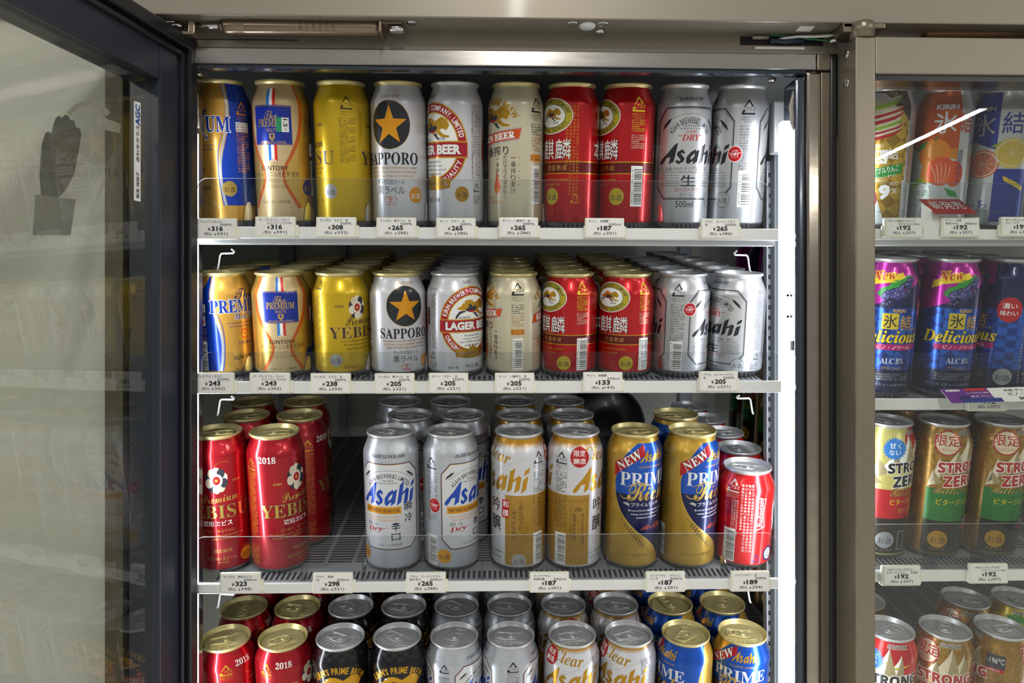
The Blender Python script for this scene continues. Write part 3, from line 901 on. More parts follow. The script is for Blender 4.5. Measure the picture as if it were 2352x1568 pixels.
def art_superdry(L, big):
    c = Can(L, B_SILV, big)
    for f in (0, 104):
        c.poly(octa(f - 38.2, 16, f + 38.2, 104, 10.6), 'D2', 1); c.poly(octa(f - 37.1, 17.1, f + 37.1, 102.9, 10.2), 'L', 2); c.poly(octa(f - 36.4, 17.8, f + 36.4, 102.2, 10), 'D2', 3); c.poly(octa(f - 36.1, 18.1, f + 36.1, 101.9, 9.9), B_PANEL, 4)
        c.text(ita('"KARAKUCHI"'), f, 111.6, 30, 3.6, 'D2', 3)
        c.line([(f - 29, 88), (f - 16, 95), (f, 97.5), (f + 16, 95), (f + 29, 88)], .35, 'D2', 5)
        c.arc('ASAHI BREWERIES LIMITED', f, 66, 26, 26, 148, 32, 5.6, 'D2', 5, bold=.01, wk=.45)
        for s in (-1, 1):
            c.poly([(f + s * 21, 93.5), (f + s * 25, 92), (f + s * 30, 87), (f + s * 32, 82), (f + s * 27, 86), (f + s * 23, 90)], 'D2', 5, )
        c.text('ASAHI', f, 89, 10, 1.8, 'D2', 5, bold=.01, res=1); c.text(ita('DRAFT BEER'), f, 86.3, 18, 1.9, 'D2', 5, res=1); c.text(ita('THE BEER FOR ALL SEASONS'), f, 83.6, 24, 1.5, 'D2', 5, res=1)
        c.text(ita('SUPER'), f, 80.6, 12, 2.4, 'R', 5); c.text(ita('“DRY”'), f, 75.2, 26, 6.2, 'R', 5)
        c.asahi(*c.m(f, 60), *c.k(68, 21), 'D2', 7, None) if not big else asahi_raw(c, f, 60, 68, 21, 'D2')
        c.text('洗練されたクリアな味、辛口。', f, 45.4, 53, 4.2, 'D2', 5)
        c.rect(f - 30, 42.0, f + 30, 42.4, 'D2', 5)
        c.text('生', f - 1, 34.2, 17, 11, 'D2', 6, bold=.05)
        for s in (-1, 1):
            for i in range(5): c.text(ita(('ASAHI SUPER DRY IS', 'BREWED USING CARE-', 'FULLY SELECTED YEAST', 'AND INGREDIENTS', 'UTILISING ADVANCED')[i] if s < 0 else ('BREWING TECHNIQUES,', 'ENJOY THE REFRESH-', 'ING TASTE AND SILKY', 'SMOOTHNESS OF', 'ASAHI SUPER DRY!')[i]), f + s * 21.5, 39.4 - i * 2.5, 22, 1.5, 'D2', 5, res=1)
        c.text('スーパードライ', f, 25.6, 31, 4.4, 'R', 5, bold=.02); c.text('生ビール', f - 3, 20.8, 14, 3.4, 'D2', 5)
        c.text('500ml' if big else '350ml', f - 4, 11.5, 19, 6.4, 'D2', 3) if big else c.text('350ml', f, 12.4, 12, 3.6, 'D2', 3)
    c.alumi(52, 103, 15, 'D2', 3); c.small(52, 66, 16, 44, 16, 'X2', 3)
    c.barcode(52, 9, 44, 14, 4)
    c.ell(66 if not big else 40, 82 if not big else 60, 7.6, 8, 'W', 8); c.ell(66 if not big else 40, 82 if not big else 60, 7.0, 7.4, 'R', 9); c.text(ita('“DRY”'), 66 if not big else 40, 82 if not big else 60, 12.4, 3, 'W', 10); c.text('スーパードライ', 66 if not big else 40, 79 if not big else 57, 8, 1.5, 'W', 10, res=1); c.text(ita('SUPER'), 66 if not big else 40, 85 if not big else 63, 6, 1.4, 'W', 10, res=1)
    c.small(-52, 68, 14, 70, 5, 'D2', 3, vertical=True); c.alumi(-49, 25, 8, 'D2', 3, False); c.small(-52, 14, 12, 9, 5, 'D2', 3)
    for u in ((31, -73) if not big else (29, -75)): c.sake(u, 16, 7.9, B_PANEL, 'D2', 6, ring='D2')
    return c
INK['X2'] = mat('ink_grey_print', '6f716c', 0.5, 0.4)
def asahi_raw(c, u, v, w, h, code, layer=7):
    (u, v), (w, h) = c.m(u, v), c.k(w, h)
    b = c.big; c.big = None
    c.asahi(u, v, w, h, code, layer); c.big = b

# ---- 500 ml designs of the third shelf
def art_amber(L, big=False):
    c = Can(L, B_WINE, big)
    for f in (0, 104):
        c.text(ser('2018'), f - 30, 141, 20, 7.6, 'W', 3)
        emblem_patch(c, f + 4, 117, 28, 34)
        c.line([(f + 2, 134), (f + 10, 139), (f + 20, 138)], .4, 'H', 3)
        c.text(ser('BORN'), f - 19, 112, 10, 2.8, 'S', 3); c.text(ser('1890'), f + 26, 115, 10, 2.8, 'S', 3)
        c.text(scr('Premium'), f + 6, 96, 42, 11, 'S', 4, rot=.08)
        c.text(ser('YEBISU'), f, 79, 80, 16, 'S', 5, bold=-.006, edge='T', ew=.02)
        c.text('琥珀ヱビス', f + 2, 65, 33, 6.6, 'W', 4, bold=.025)
        c.text('コク深く、まろやかに。', f + 2, 55.6, 40, 3.6, 'S', 4)
        c.text(ita('The beautiful amber color and the rich taste'), f, 50, 62, 2.8, 'S', 4, res=1); c.text(ita('will offer you a gratifying beer experience.'), f, 46, 56, 2.8, 'S', 4, res=1)
        c.text('限定販売', f + 6, 31, 21, 4.6, 'S', 3); c.text('麦芽100% 生ビール', f + 4, 21.6, 34, 4.4, 'S', 3); c.text('非熱処理', f + 6, 16.6, 12, 2, 'S', 3, res=1)
    c.alumi(52, 134, 15, 'G', 3); c.alumi(-52, 134, 15, 'G', 3)
    c.small(-52, 85, 13, 80, 34, 'O', 3); c.barcode(52, 32, 78, 13, 3); c.small(52, 96, 14, 36, 14, 'O', 3)
    c.small(-52, 24, 13, 24, 10, 'O', 3)
    for u in (34, -70): c.sake(u, 21, 8.2, 'O', 'M', 4)
    return c

def art_shunrei(L, big=False):
    c = Can(L, B_SILV2, big)
    for f in (0, 104):
        c.poly(octa(f - 38, 31, f + 38, 136.5, 11), 'N', 1); c.poly(octa(f - 37.1, 31.9, f + 37.1, 135.6, 10.6), 'G', 2); c.poly(octa(f - 36.4, 32.6, f + 36.4, 134.9, 10.3), B_PANELW, 3)
        c.text(ita('ASAHI SUPER DRY'), f, 145, 44, 4, 'V', 3)
        c.line([(f - 29, 117), (f - 14, 126), (f, 128), (f + 14, 126), (f + 29, 117)], .35, 'V', 4)
        c.arc('ASAHI BREWERIES LIMITED', f, 92, 30, 30, 147, 33, 5, 'V', 4, bold=.01, wk=.5)
        for s in (-1, 1): c.poly([(f + s * 22, 126), (f + s * 26, 125), (f + s * 31, 120.5), (f + s * 33, 116.5), (f + s * 28, 120), (f + s * 24, 123)], 'D', 4)
        c.text(ita('THE BEER'), f, 116, 13, 1.9, 'V', 4, res=1); c.text(ita('FOR ALL SEASONS'), f, 113, 23, 1.9, 'V', 4, res=1)
        c.asahi(f, 100, 68, 29, 'B4', 6, 'W')
        c.rect(f - 31, 75.4, f + 15, 84, 'O2', 4); c.text(ser('SHUNREI KARAKUCHI'), f - 8, 79.6, 42, 4.4, 'V', 5)
        c.text(ita('TRULY REFRESHING TASTE'), f - 8, 71.6, 40, 2.6, 'O2', 4, res=1); c.text(ita('AND SATIN SMOOTHNESS.'), f - 7, 67.6, 38, 2.6, 'O2', 4, res=1)
        for ch, u, v in (('瞬', 24, 83), ('冷', 24, 69), ('辛', 8, 60), ('口', 8, 47)): c.text(ch, f + u, v, 10.5, 11 if ch != '口' else 8.6, 'V', 5, bold=.01)
        c.text('瞬 冷', f - 20, 62, 15, 5.4, 'X2', 4); c.text(ita('Dry'), f - 18, 55.6, 20, 7.6, 'R', 5, rot=.12); c.line([(f - 12, 56), (f - 4, 58), (f + 2, 59)], [.7, .2], 'R', 4)
        c.text('生ビール(非熱処理)', f + 2, 37, 28, 4, 'V', 4)
    c.alumi(-51, 134, 15, 'V', 3); c.small(-51, 92, 16, 56, 20, 'X2', 3); c.barcode(-51, 10, 47, 14, 4)
    c.ell(-47, 84, 8, 9.2, 'W', 6); c.ell(-47, 84, 7.5, 8.7, 'R', 7); c.text(ita('“DRY”'), -47, 84, 12.6, 3.4, 'W', 8); c.text('スーパードライ', -47, 80, 8, 1.6, 'W', 8, res=1)
    c.alumi(53, 132, 13, 'V', 3, False); c.small(52, 78, 15, 84, 5, 'V', 3, vertical=True)
    for u in (-35, 69): c.sake(u, 22.5, 8.6, 'O2', 'V', 4)
    return c
INK['B4'] = mat('ink_logo_blue', '1248b8', 0.4, 0.3, coat=0.4)

def art_clear(L, big=False):
    c = Can(L, B_WHITE, big)
    c.band(151, 163.1, GOLDFADE if not big else GOLDFADE2, 1)
    for f in (52, -52):
        pts = smooth([(f - 52, 128), (f - 30, 121), (f - 14, 123), (f + 6, 133), (f + 30, 142), (f + 52, 146)])
        c.line([(f - 52, 140), (f - 34, 124), (f - 14, 121), (f + 4, 129), (f + 26, 139), (f + 50, 142)], [.2, .5, .5, .5, .4, .2], 'L', 2)
        c.text(ita('Clear'), f - 4, 144.5, 42, 15, 'H', 4, rot=-.16)
        asahi_raw(c, f + 1, 115.5, 77, 31, 'H', 5)
        c.text('吟', f - 4, 83, 15, 17, 'K', 4, bold=.01); c.text('醸', f - 4, 60, 16, 19, 'K', 4, bold=.01)
        c.rect(f + 6, 68.6, f + 15.4, 91, 'R', 3); c.text('和', f + 10.7, 85.6, 7.4, 8, 'W', 4, bold=.02); c.text('撰', f + 10.7, 74.4, 7.4, 8.4, 'W', 4, bold=.02)
        c.text('リキュール(発泡性)①', f - 6, 24, 28, 4, 'D', 3); c.text('アルコール分6%', f - 6, 18, 22, 4, 'D', 3)
    c.rect(-42, 10, 35, 97, WEAVE, 2)
    c.rect(62, 10, 104, 97, WEAVE, 2); c.rect(-104, 10, -69, 97, WEAVE, 2)
    c.alumi(0, 140, 15, 'D', 4); c.small(0, 112, 15, 26, 9, 'X2', 4); c.small(0, 76, 15, 40, 15, 'X', 4)
    c.barcode(0, 9.5, 49, 14, 4)
    c.column('上質なコクと', -23, 88, 5.4, 'T', 4, gap=1.15); c.column('華やかな香り', -31, 76, 5.4, 'T', 4, gap=1.15)
    c.sake(-25, 16, 8.6, 'L', 'Z', 4)
    c.text('国産', 22, 80, 9, 5, 'T', 4); c.column('厳選麦芽使用', 17, 72, 5, 'T', 4); c.column('みがき新米使用', 27, 72, 5, 'T', 4)
    for u in (12.5, 22, 32): c.rect(u, 42, u + .3, 84, 'T', 3)
    c.text('クリアアサヒ', 22, 90, 22, 3.6, 'T', 4)
    c.ell(22, 143, 11, 12, 'R', 5); c.text('限定', 22, 147.6, 14.5, 7, 'W', 6, bold=.02); c.text('醸造', 22, 138.6, 14.5, 7, 'W', 6, bold=.02)
    c.small(104 - 12, 112, 20, 60, 7, 'D', 4, vertical=True)
    return c

def art_prime(L, big=False):
    c = Can(L, B_GOLD2, big)
    e = [(4, 158), (-6, 150), (-16, 136), (-21, 120), (-22.5, 108), (-20.5, 92), (-14, 76), (-5, 63), (6, 52), (19, 41), (30, 29), (36, 18), (37, 11)]
    left = smooth(e)
    right = smooth([(86, 158), (80, 145), (72, 120), (69, 100), (70, 80), (74, 60), (80, 40), (88, 24), (96, 12)])
    c.poly(left + [(x, y) for x, y in right[::-1]], B_BLUE, 1)
    lo = [p for p in left if p[1] < 100]; hi = [p for p in right if p[1] < 100]
    c.poly(lo + hi[::-1], B_NAVY, 2)
    c.line([(x - .8, y) for x, y in e], [.8, 1, 1.4, 1.6, 1.6], 'S', 3)
    c.poly([(-104, 150), (-74, 146), (-58, 130), (-53, 100), (-58, 70), (-70, 44), (-104, 30)], B_BLUE, 1)
    c.poly([(-24, 118), (-24, 134), (12, 157), (13, 146)], 'R', 4)
    c.text(ser('NEW'), -6, 138.5, 33, 10.5, 'W', 6, bold=.0, rot=.62, shear=.1, edge='D')
    c.asahi(24, 143.5, 34, 14, 'G', 5, None)
    c.text('CLEAR ASAHI', 22, 131, 33, 2.4, 'G', 4, bold=.01)
    c.text(ser('PRIME'), 18, 116, 68, 16, 'F2', 5)
    c.text(scr('Rich'), 18, 101, 50, 22, 'S', 7, edge='V', ew=.012)
    c.line([(-16, 96), (-10, 92), (2, 95), (10, 102)], [.5, 1.2, 1.2, .6], 'S', 6)
    c.line([(-9, 106), (6, 112), (22, 108), (26, 102)], [.4, 1, .8, .3], 'S', 6)
    c.text('プライムリッチ', 16, 85, 36, 5, 'F2', 5, bold=.02)
    c.poly([(-12, 86), (-4, 83), (-4, 86), (-8, 88)], 'L', 4)
    for i, (s, w) in enumerate((('Brewed from high quality malt', 46), ('using our pure yeast and', 40), ('advanced brewing', 28))): c.text(s, 18, 77.6 - i * 4.4, w, 2.6, 'F2', 4, bold=.02, res=1)
    c.text(scr('Alc.6%'), 24, 57, 28, 7, 'J', 4)
    c.line([(-14, 68), (-2, 52), (10, 38), (24, 24)], .5, 'X', 3)
    for k in range(9):
        u, v = -9 + k * 2.7, 60 - k * 3.2
        c.poly([(u, v), (u + 3.4, v + 2.6), (u + 2.6, v - .4)], 'X', 3); c.poly([(u, v), (u - .6, v - 4.2), (u + 1.6, v - 2.4)], 'X', 3)
    c.text('リキュール(発泡性)①', 4, 22, 44, 4.4, 'X', 3)
    c.alumi(-46, 146, 14, 'X', 3); c.small(-44, 98, 11, 66, 24, 'X', 3)
    c.barcode(-50, 13, 52, 14, 4)
    c.ell(-58, 87, 8, 9.4, 'O2', 4); c.text(ser('PRIME'), -58, 89, 11, 2.6, 'T', 5); c.text(scr('Rich'), -58, 85.4, 8, 3, 'T', 5)
    c.small(-76, 100, 20, 70, 6, 'L', 3, vertical=True)
    return c
B_GOLD2 = mat('can_rich_gold', 'caa23e', 0.62, 0.33, coat=0.4); INK['F2'] = mat('ink_white_silver', 'e6e8ee', 0.3, 0.3)

def art_bowtie(L):
    c = Can(L, B_BUD)
    c.alumi(-16, 103, 16, 'W', 3)
    c.small(-17, 78, 14, 20, 9, 'N', 3)
    c.small(2, 66, 16, 84, 4, 'W', 3, vertical=True); c.small(-12, 66, 9, 44, 3, 'W', 3, vertical=True)
    c.barcode(-17, 9.5, 51, 15, 4)
    for f in (18, 122):
        c.poly([(f - 6, 51), (f - 3, 73), (f - 6, 94), (f + 7.5, 90), (f + 4.5, 73), (f + 7.5, 55)], 'W', 2)
        c.poly([(f - 5, 52.6), (f - 2.2, 73), (f - 5, 92.4), (f + 6.6, 89), (f + 3.6, 73), (f + 6.6, 56)], B_BUD, 3)
        c.text(ita('Budweiser'), f + .5, 73, 36, 7, 'W', 4, rot=PI / 2, bold=.005)
    c.poly([(40, 80), (40, 58), (50, 64), (50, 88)], 'W', 2); c.ell(34, 20, 8, 9, 'N', 3); c.ell(34, 20, 6, 7, 'W', 4); c.text('G', 34, 20, 6, 8, 'N', 5); 
    c.alumi(16, 16, 10, 'N', 3, False)
    for f in (-70, 70): c.poly([(f - 28, 78), (f, 70), (f + 28, 78), (f + 28, 46), (f, 54), (f - 28, 46)], 'W', 2); c.text(ita('Budweiser'), f, 62, 50, 11, 'R', 3)
    return c

def art_black(L, big=False):
    c = Can(L, B_BLACK, big)
    for k in range(26):
        for j in range(3):
            if (k + j) % 2: c.rect(-104 + k * 8, 144 + j * 5, -96 + k * 8, 149 + j * 5, INK['D3'], 1)
    for f in (0, 104):
        c.arc("KIRIN'S PRIME BREW", f, 94, 38, 38, 148, 32, 9.0, 'G3', 4, bold=.03, wk=.6)
        c.beast(f, 109, 56, 32, 3, 'G3', 'Z', 'R')
        for k in range(6): c.line([(f - 16 + k * 3, 111 - k), (f - 8 + k * 4, 106 - k * 1.4), (f + 2 + k * 4, 108 - k * 2)], .7, 'F', 6)
        c.poly([(f - 30, 97), (f - 24, 100), (f - 18, 96), (f - 24, 92)], 'J', 3); c.poly([(f + 30, 100), (f + 36, 97), (f + 32, 92), (f + 26, 96)], 'J', 3)
        c.rect(f - 34, 78, f + 34, 92, 'J', 3); c.text(ser('KIRIN BEER'), f, 85, 56, 8, 'W', 4)
    c.alumi(52, 132, 13, 'F', 3); c.small(52, 100, 16, 46, 20, 'L', 3); c.alumi(-52, 132, 13, 'F', 3); c.small(-52, 100, 16, 46, 20, 'L', 3)
    return c
INK['D3'] = mat('ink_check_grey', '2a2a2c', 0.5, 0.3, coat=0.5)

# ---- right-hand cooler
def art_apple(L):
    c = Can(L, B_SIL)
    c.rect(-38, 60, 27, 152, FACETG, 1)
    c.poly([(-38, 163), (28, 163), (28, 128), (-4, 160)], 'T', 2); c.text('期間限定', 15, 152, 22, 6, 'L', 3, rot=-.75)
    c.ell(-10, 131, 24, 22, 'F', 2)
    for v, h, k in ((150, 9, 'U'), (138, 6, 'F'), (131.5, 6, 'R'), (124, 5, 'U'), (118, 5, 'F'), (113, 5, 'R')):
        c.line([(-34, v - 4), (-14, v - 5), (6, v), (18, v + 6)], [1, h, h, .6], 'R' if k == 'F' else k, 3); c.line([(-32, v - 1.5), (-12, v - 2), (8, v + 3.4), (17, v + 7)], [.6, h * .5, h * .5, .4], 'F', 4)
    c.text('KIRIN', -8, 99.6, 14, 4, 'F', 3, bold=.03)
    c.rect(-13, 79, 4, 95, 'W', 3); c.text('氷', -5, 87, 12, 12.5, 'G3', 4, bold=.02); c.text('結', 10, 90.5, 12.5, 13, 'W', 4, bold=.02)
    c.poly([(-26, 70), (-24, 58), (23, 68), (23, 80)], 'E', 3); c.text('ダブルりんご', 4, 72, 30, 7.6, 'W', 4, bold=.03, rot=.2); c.text('青りんご・赤りんご', 5, 64.4, 24, 3.4, 'W', 4, rot=.2)
    c.rect(-38, 10, 27, 60, B_PANELW, 2); c.poly([(-10, 58), (24, 62), (26, 12), (6, 12)], FACETG, 3); c.text('9', 4, 46, 13, 18, 'W', 4, bold=.06); c.text('ALC', 14, 56, 9, 4.2, 'W', 4); c.text('%', 15, 48, 7, 6, 'W', 4)
    c.ell(-12, 38, 9, 13, 'R', 4); c.text('5', -12, 39, 8, 14, 'W', 5, bold=.05)
    c.small(33, 70, 9, 110, 40, 'D', 3); c.text('発泡性)① 果汁2.2%', -2, 23, 36, 3.6, 'X2', 4)
    return c
def art_orange(L):
    c = Can(L, B_SIL)
    c.rect(-34, 96, 20, 163, 'A2', 1); c.poly([(-34, 98), (20, 84), (20, 97), (-34, 97)], 'O', 2)
    c.text('KIRIN', 4, 144.6, 24, 5.4, 'F2', 3, bold=.05); c.text('氷', 3, 126.6, 25, 25, 'F2', 3, bold=.03); c.text('結', 27, 126.6, 20, 23, 'J', 3, bold=.03)
    c.ell(-6, 91, 18, 17, 'O3', 3); c.ell(-6, 95, 12, 9, 'O', 4); c.poly([(-28, 92), (-24, 102), (-14, 106), (-18, 98)], 'E', 5); c.poly([(-7, 106), (-5, 112), (-4, 106)], 'E', 5)
    c.ell(-8, 70, 11, 13, 'O', 6); c.ell(3, 71, 15, 17, 'A', 7); c.ell(18, 68, 11, 15, 'J', 5)
    for k in range(5): c.line([(-8 + k * 5, 82 - abs(k - 2) * 2), (-4 + k * 4, 70), (0 + k * 2, 56)], [.3, .7, .3], 'F', 8)
    c.poly([(-30, 60), (-12, 66), (-10, 52), (-32, 40)], 'U', 3)
    c.sake(-16, 47, 10.4, B_PANELW, 'E', 4, ring='E')
    c.column('清見みかん', 23, 92, 8.4, 'N', 5, gap=.95)
    c.poly([(8, 52), (22, 47), (26, 40), (14, 42)], 'E', 4)
    c.barcode(46, 20, 56, 12, 3); c.small(42, 110, 14, 60, 24, 'D', 3); c.alumi(-52, 140, 13, 'D', 3)
    return c
INK['A2'] = mat('ink_panel_orange', 'c85a14', 0.5, 0.3, coat=0.3); INK['O3'] = mat('ink_fruit_orange', 'e8861c', 0.1, 0.4)
def art_grape(L):
    c = Can(L, B_SIL)
    c.rect(-36, 110, -1, 163, 'N3', 1); c.poly([(-36, 110), (-1, 96), (-1, 110)], 'N3', 1)
    c.text('KIRIN', -17, 144, 22, 5.2, 'L', 3, bold=.05); c.text('氷', -17, 125, 25, 25, 'L', 3, bold=.03); c.text('結', 14, 127, 24, 25, 'N3', 3, bold=.03)
    for u, v, r, k, kk in ((-15, 80, 18, 'A', 'J3'), (16, 92, 19, 'Y', 'Y4')):
        c.ell(u, v, r, r * .92, k, 3); c.ell(u, v, r * .92, r * .84, 'F', 4); c.ell(u, v, r * .84, r * .76, kk, 5)
        for a in range(10): c.line([(u, v), (u + r * .8 * math.cos(a * PI / 5), v + r * .72 * math.sin(a * PI / 5))], .5, 'F', 6, False)
    c.poly([(-8, 100), (4, 106), (8, 98)], 'U', 3)
    c.rect(-1, 12, 40, 74, 'N3', 1); c.poly([(8, 66), (34, 54), (34, 48), (10, 60)], 'Y', 3); c.text('グレープ', 22, 57, 20, 5, 'N3', 4, rot=-.4)
    c.text('ALC.', -22, 31, 9, 4, 'N3', 3, bold=.03); c.text('5', -12, 33, 5, 8, 'N3', 3, bold=.04); c.text('%', -6.5, 31, 4, 4, 'N3', 3)
    c.text('リキュール(発泡性)① 果汁4.2%', -6, 24, 52, 3.6, 'X2', 4)
    c.alumi(-52, 140, 13, 'D', 3)
    return c
INK['N3'] = mat('ink_cool_blue', '2b3f9c', 0.5, 0.3, coat=0.3); INK['J3'] = mat('ink_flesh_pink', 'd8785c', 0.1, 0.4); INK['Y4'] = mat('ink_flesh_yellow', 'dfc24a', 0.1, 0.4)
def art_delicious(L):
    c = Can(L, B_NAVY)
    c.band(36, 110, FACET, 1)
    c.poly([(-62, 163), (30, 163), (34, 140), (8, 122), (-62, 96)], B_MAG, 2)
    c.poly([(-26, 142), (14, 152), (16, 146), (6, 141), (-14, 138), (-28, 132)], 'Y', 4); c.text(ita('New'), -7, 148, 27, 11, 'R', 6, rot=.12, edge='Y', ew=.06)
    c.poly([(-14, 127), (-8, 134), (-2, 136), (4, 143), (12, 144), (20, 150), (28, 146), (24, 138), (14, 132), (8, 126), (-2, 124), (-8, 122)], 'E', 4)
    for k in range(30):
        a = random.Random(k); u = -8 + a.random() * 32; v = 112 + a.random() * 16 + max(u, 0) * .7
        c.ell(u, v, 4.1, 4.2, ('V3', 'D4', 'V2')[k % 3], 5 + k % 3, n=18); c.ell(u - 1, v + 1.2, 1.1, 1.0, 'D5', 8, n=8)
    c.text('KIRIN', 13, 107, 14, 4, 'G3', 4, bold=.03)
    c.rect(-5, 85, 13, 104, 'Y3', 4); c.text('氷', 4, 94.5, 15, 16, 'V', 5, bold=.02); c.text('結', 22, 94, 14, 15, 'G3', 5, bold=.02)
    c.text(ita('Delicious'), 5, 76, 74, 15, 'Y', 6, bold=.01, edge='V')
    c.rect(-18, 60, 40, 67, 'P2', 4); c.text('ピノ・ノワール', 11, 63.4, 38, 4.4, 'W', 5)
    c.text('デリシャス', 26, 85, 20, 3.4, 'Y', 5)
    c.text(ser('ALC.8%'), 10, 47, 26, 7, 'F2', 4); c.text('STRONG', 10, 38, 22, 3.4, 'G3', 4)
    c.rect(-16, 22, 34, 33, 'D4', 3); c.small(9, 27.4, 46, 9, 3, 'L', 4); c.text('果汁1.1% リキュール(発泡性)①', 4, 17.6, 54, 4, 'L', 4)
    c.ell(52, 108, 13, 15, 'R', 6); c.text('濃い', 52, 112.6, 15, 7, 'W', 7, bold=.02); c.text('味わい', 52, 104, 18, 6.4, 'W', 7, bold=.02)
    c.sake(53, 27, 10, 'L', 'D', 4); c.small(78, 80, 20, 120, 5, 'L', 4, vertical=True); c.alumi(80, 34, 10, 'L', 4, False); c.barcode(-70, 20, 60, 13, 4)
    return c
INK['V3'] = mat('ink_berry_dark', '26264e', 0.2, 0.3, coat=0.3); INK['D5'] = mat('ink_berry_glint', '7c7cb0', 0.2, 0.3)
INK['V2'] = mat('ink_berry_blue', '3a3a78', 0.2, 0.3, coat=0.3); INK['D4'] = mat('ink_slate', '232846', 0.3, 0.3); INK['P2'] = mat('ink_ribbon_pink', 'b01a6a', 0.3, 0.3)
def strong(c, k1, edge='W'):
    for f in (0, 104):
        c.text(san('STRONG'), f + 14, 118, 62, 13, k1, 8, bold=.03, edge=edge, ew=.05, rot=.06); c.text(san('ZERO'), f + 12, 101, 44, 14, k1, 8, bold=.03, edge=edge, ew=.05, rot=.06)
        c.text(san('SUNTORY'), f + 19, 158, 28, 4.4, 'K', 5, edge='W', ew=.05)
def rocks(c, f, k='F'):
    for a, b, d in (((-24, 96), (-16, 128), (-4, 112)), ((-14, 112), (4, 138), (10, 118)), ((2, 124), (20, 156), (30, 122)), ((-26, 92), (-22, 112), (-10, 98)), ((16, 120), (34, 150), (40, 120))):
        c.poly([(f + a[0], a[1]), (f + d[0], d[1]), (f + b[0], b[1])], k, 3); c.poly([(f + (a[0] + d[0]) / 2, (a[1] + d[1]) / 2), (f + d[0], d[1]), (f + b[0], b[1])], 'L2', 4)
INK['L2'] = mat('ink_rock_shade', 'a89a72', 0.3, 0.4)
def art_ginger(L):
    c = Can(L, B_BROWN)
    for f in (0, 104):
        rocks(c, f)
        c.rect(f - 27, 50, f + 44, 90, INK['E2'], 2); c.rect(f - 27, 10, f + 44, 50, INK['K2'], 2)
        c.ell(f - 9, 146, 14.4, 14.4, 'R', 5); c.ell(f - 9, 146, 13, 13, 'F', 6); c.text('限定', f - 9, 149, 29, 13, 'R', 8, bold=.05, edge='F', ew=.05); c.text('大人のジンジャー', f - 9, 138.4, 25, 4.4, 'R', 7, bold=.03)
        c.text(scr('Bitter Ginger'), f + 12, 86.6, 62, 11, 'S', 9, edge='T', ew=.02)
        c.text('ビタージンジャー', f + 14, 74, 58, 7.6, 'Y', 7, bold=.03)
        c.sake(f - 9, 27, 10.8, 'G3', 'T', 5); c.text('チューハイ', f - 9, 14.6, 18, 3.6, 'S', 4)
        c.rect(f + 19, 42, f + 34, 54, 'D', 4); c.text('-196℃', f + 26.5, 49, 13, 4.4, 'W', 5); c.rect(f + 19, 38.4, f + 34, 42, 'R', 4)
    c.rect(-62, 128, -42, 146, 'D', 3); c.text('-196℃', -52, 139, 18, 7, 'W', 4); c.rect(-62, 124.6, -42, 129, 'R', 4); c.text('糖類ゼロ。', -52, 126.8, 12, 2.6, 'W', 5, res=1)
    c.small(-52, 84, 20, 66, 22, 'T', 3); c.barcode(-52, 14, 46, 14, 3)
    strong(c, 'R4')
    return c
INK['E2'] = mat('ink_panel_green', '2c7a34', 0.35, 0.3, coat=0.3); INK['K2'] = mat('ink_panel_dark', '262018', 0.4, 0.3, coat=0.3); INK['R4'] = mat('ink_title_red', 'b02820', 0.2, 0.3, coat=0.3)
def burst(c, u, v, r, k, layer=6): c.poly(star_pts(u, v, r, .8, 22), k, layer)
def art_bitterapple(L, red=False):
    c = Can(L, B_BUD if red else mat('can_pale_yellow', 'd8cf7a', 0.5, 0.3, coat=0.4))
    for f in (0, 104):
        if red: c.rect(f - 40, 96, f + 44, 126, 'W', 2)
        rocks(c, f - 12, 'W')
        c.ell(f + 18, 147, 17, 18, 'R', 2); c.line([(f + 4, 140), (f + 16, 134), (f + 32, 138)], [1, 3, 1], 'Y', 3)
        burst(c, f - 11, 140, 14, 'B3'); c.text('甘く', f - 11, 144, 13, 6.4, 'W', 7, bold=.03); c.text('ない', f - 11, 136, 13, 6.4, 'W', 7, bold=.03)
        c.rect(f - 30, 54, f + 40, 90, 'R', 2); c.rect(f - 30, 10, f + 40, 54, INK['K2'], 2)
        c.text(scr('Bitter'), f + 4, 87, 32, 10, 'S', 9, edge='T'); c.text('ビターアップル', f + 12, 75, 46, 7.6, 'Y', 7, bold=.03); c.text('豊かな苦味', f + 12, 64, 26, 5.6, 'G3', 6)
        c.sake(f - 13, 27, 10.4, 'L', 'D', 5); c.text('チューハイ', f - 13, 14.6, 18, 3.6, 'L', 4)
        c.rect(f + 2, 14, f + 12, 38, 'L', 4); c.rect(f + 3, 15, f + 11, 37, INK['K2'], 5)
    c.alumi(-44, 104, 15, 'K', 3); c.small(-44, 72, 15, 34, 13, 'K', 3); c.barcode(-42, 12, 50, 13, 4)
    strong(c, 'K')
    return c
def art_lemon(L):
    c = Can(L, mat('can_lemon', 'c9b02a', 0.6, 0.3, coat=0.4))
    for f in (0, 104):
        c.ell(f - 6, 138, 18, 16, 'Y', 2); c.ell(f + 20, 128, 14, 16, 'Y', 2); c.poly([(f - 4, 152), (f + 14, 158), (f + 22, 148), (f + 6, 146)], 'E', 3); c.poly([(f + 4, 140), (f + 10, 150), (f + 22, 138)], 'E2', 4)
    strong(c, 'K')
    return c

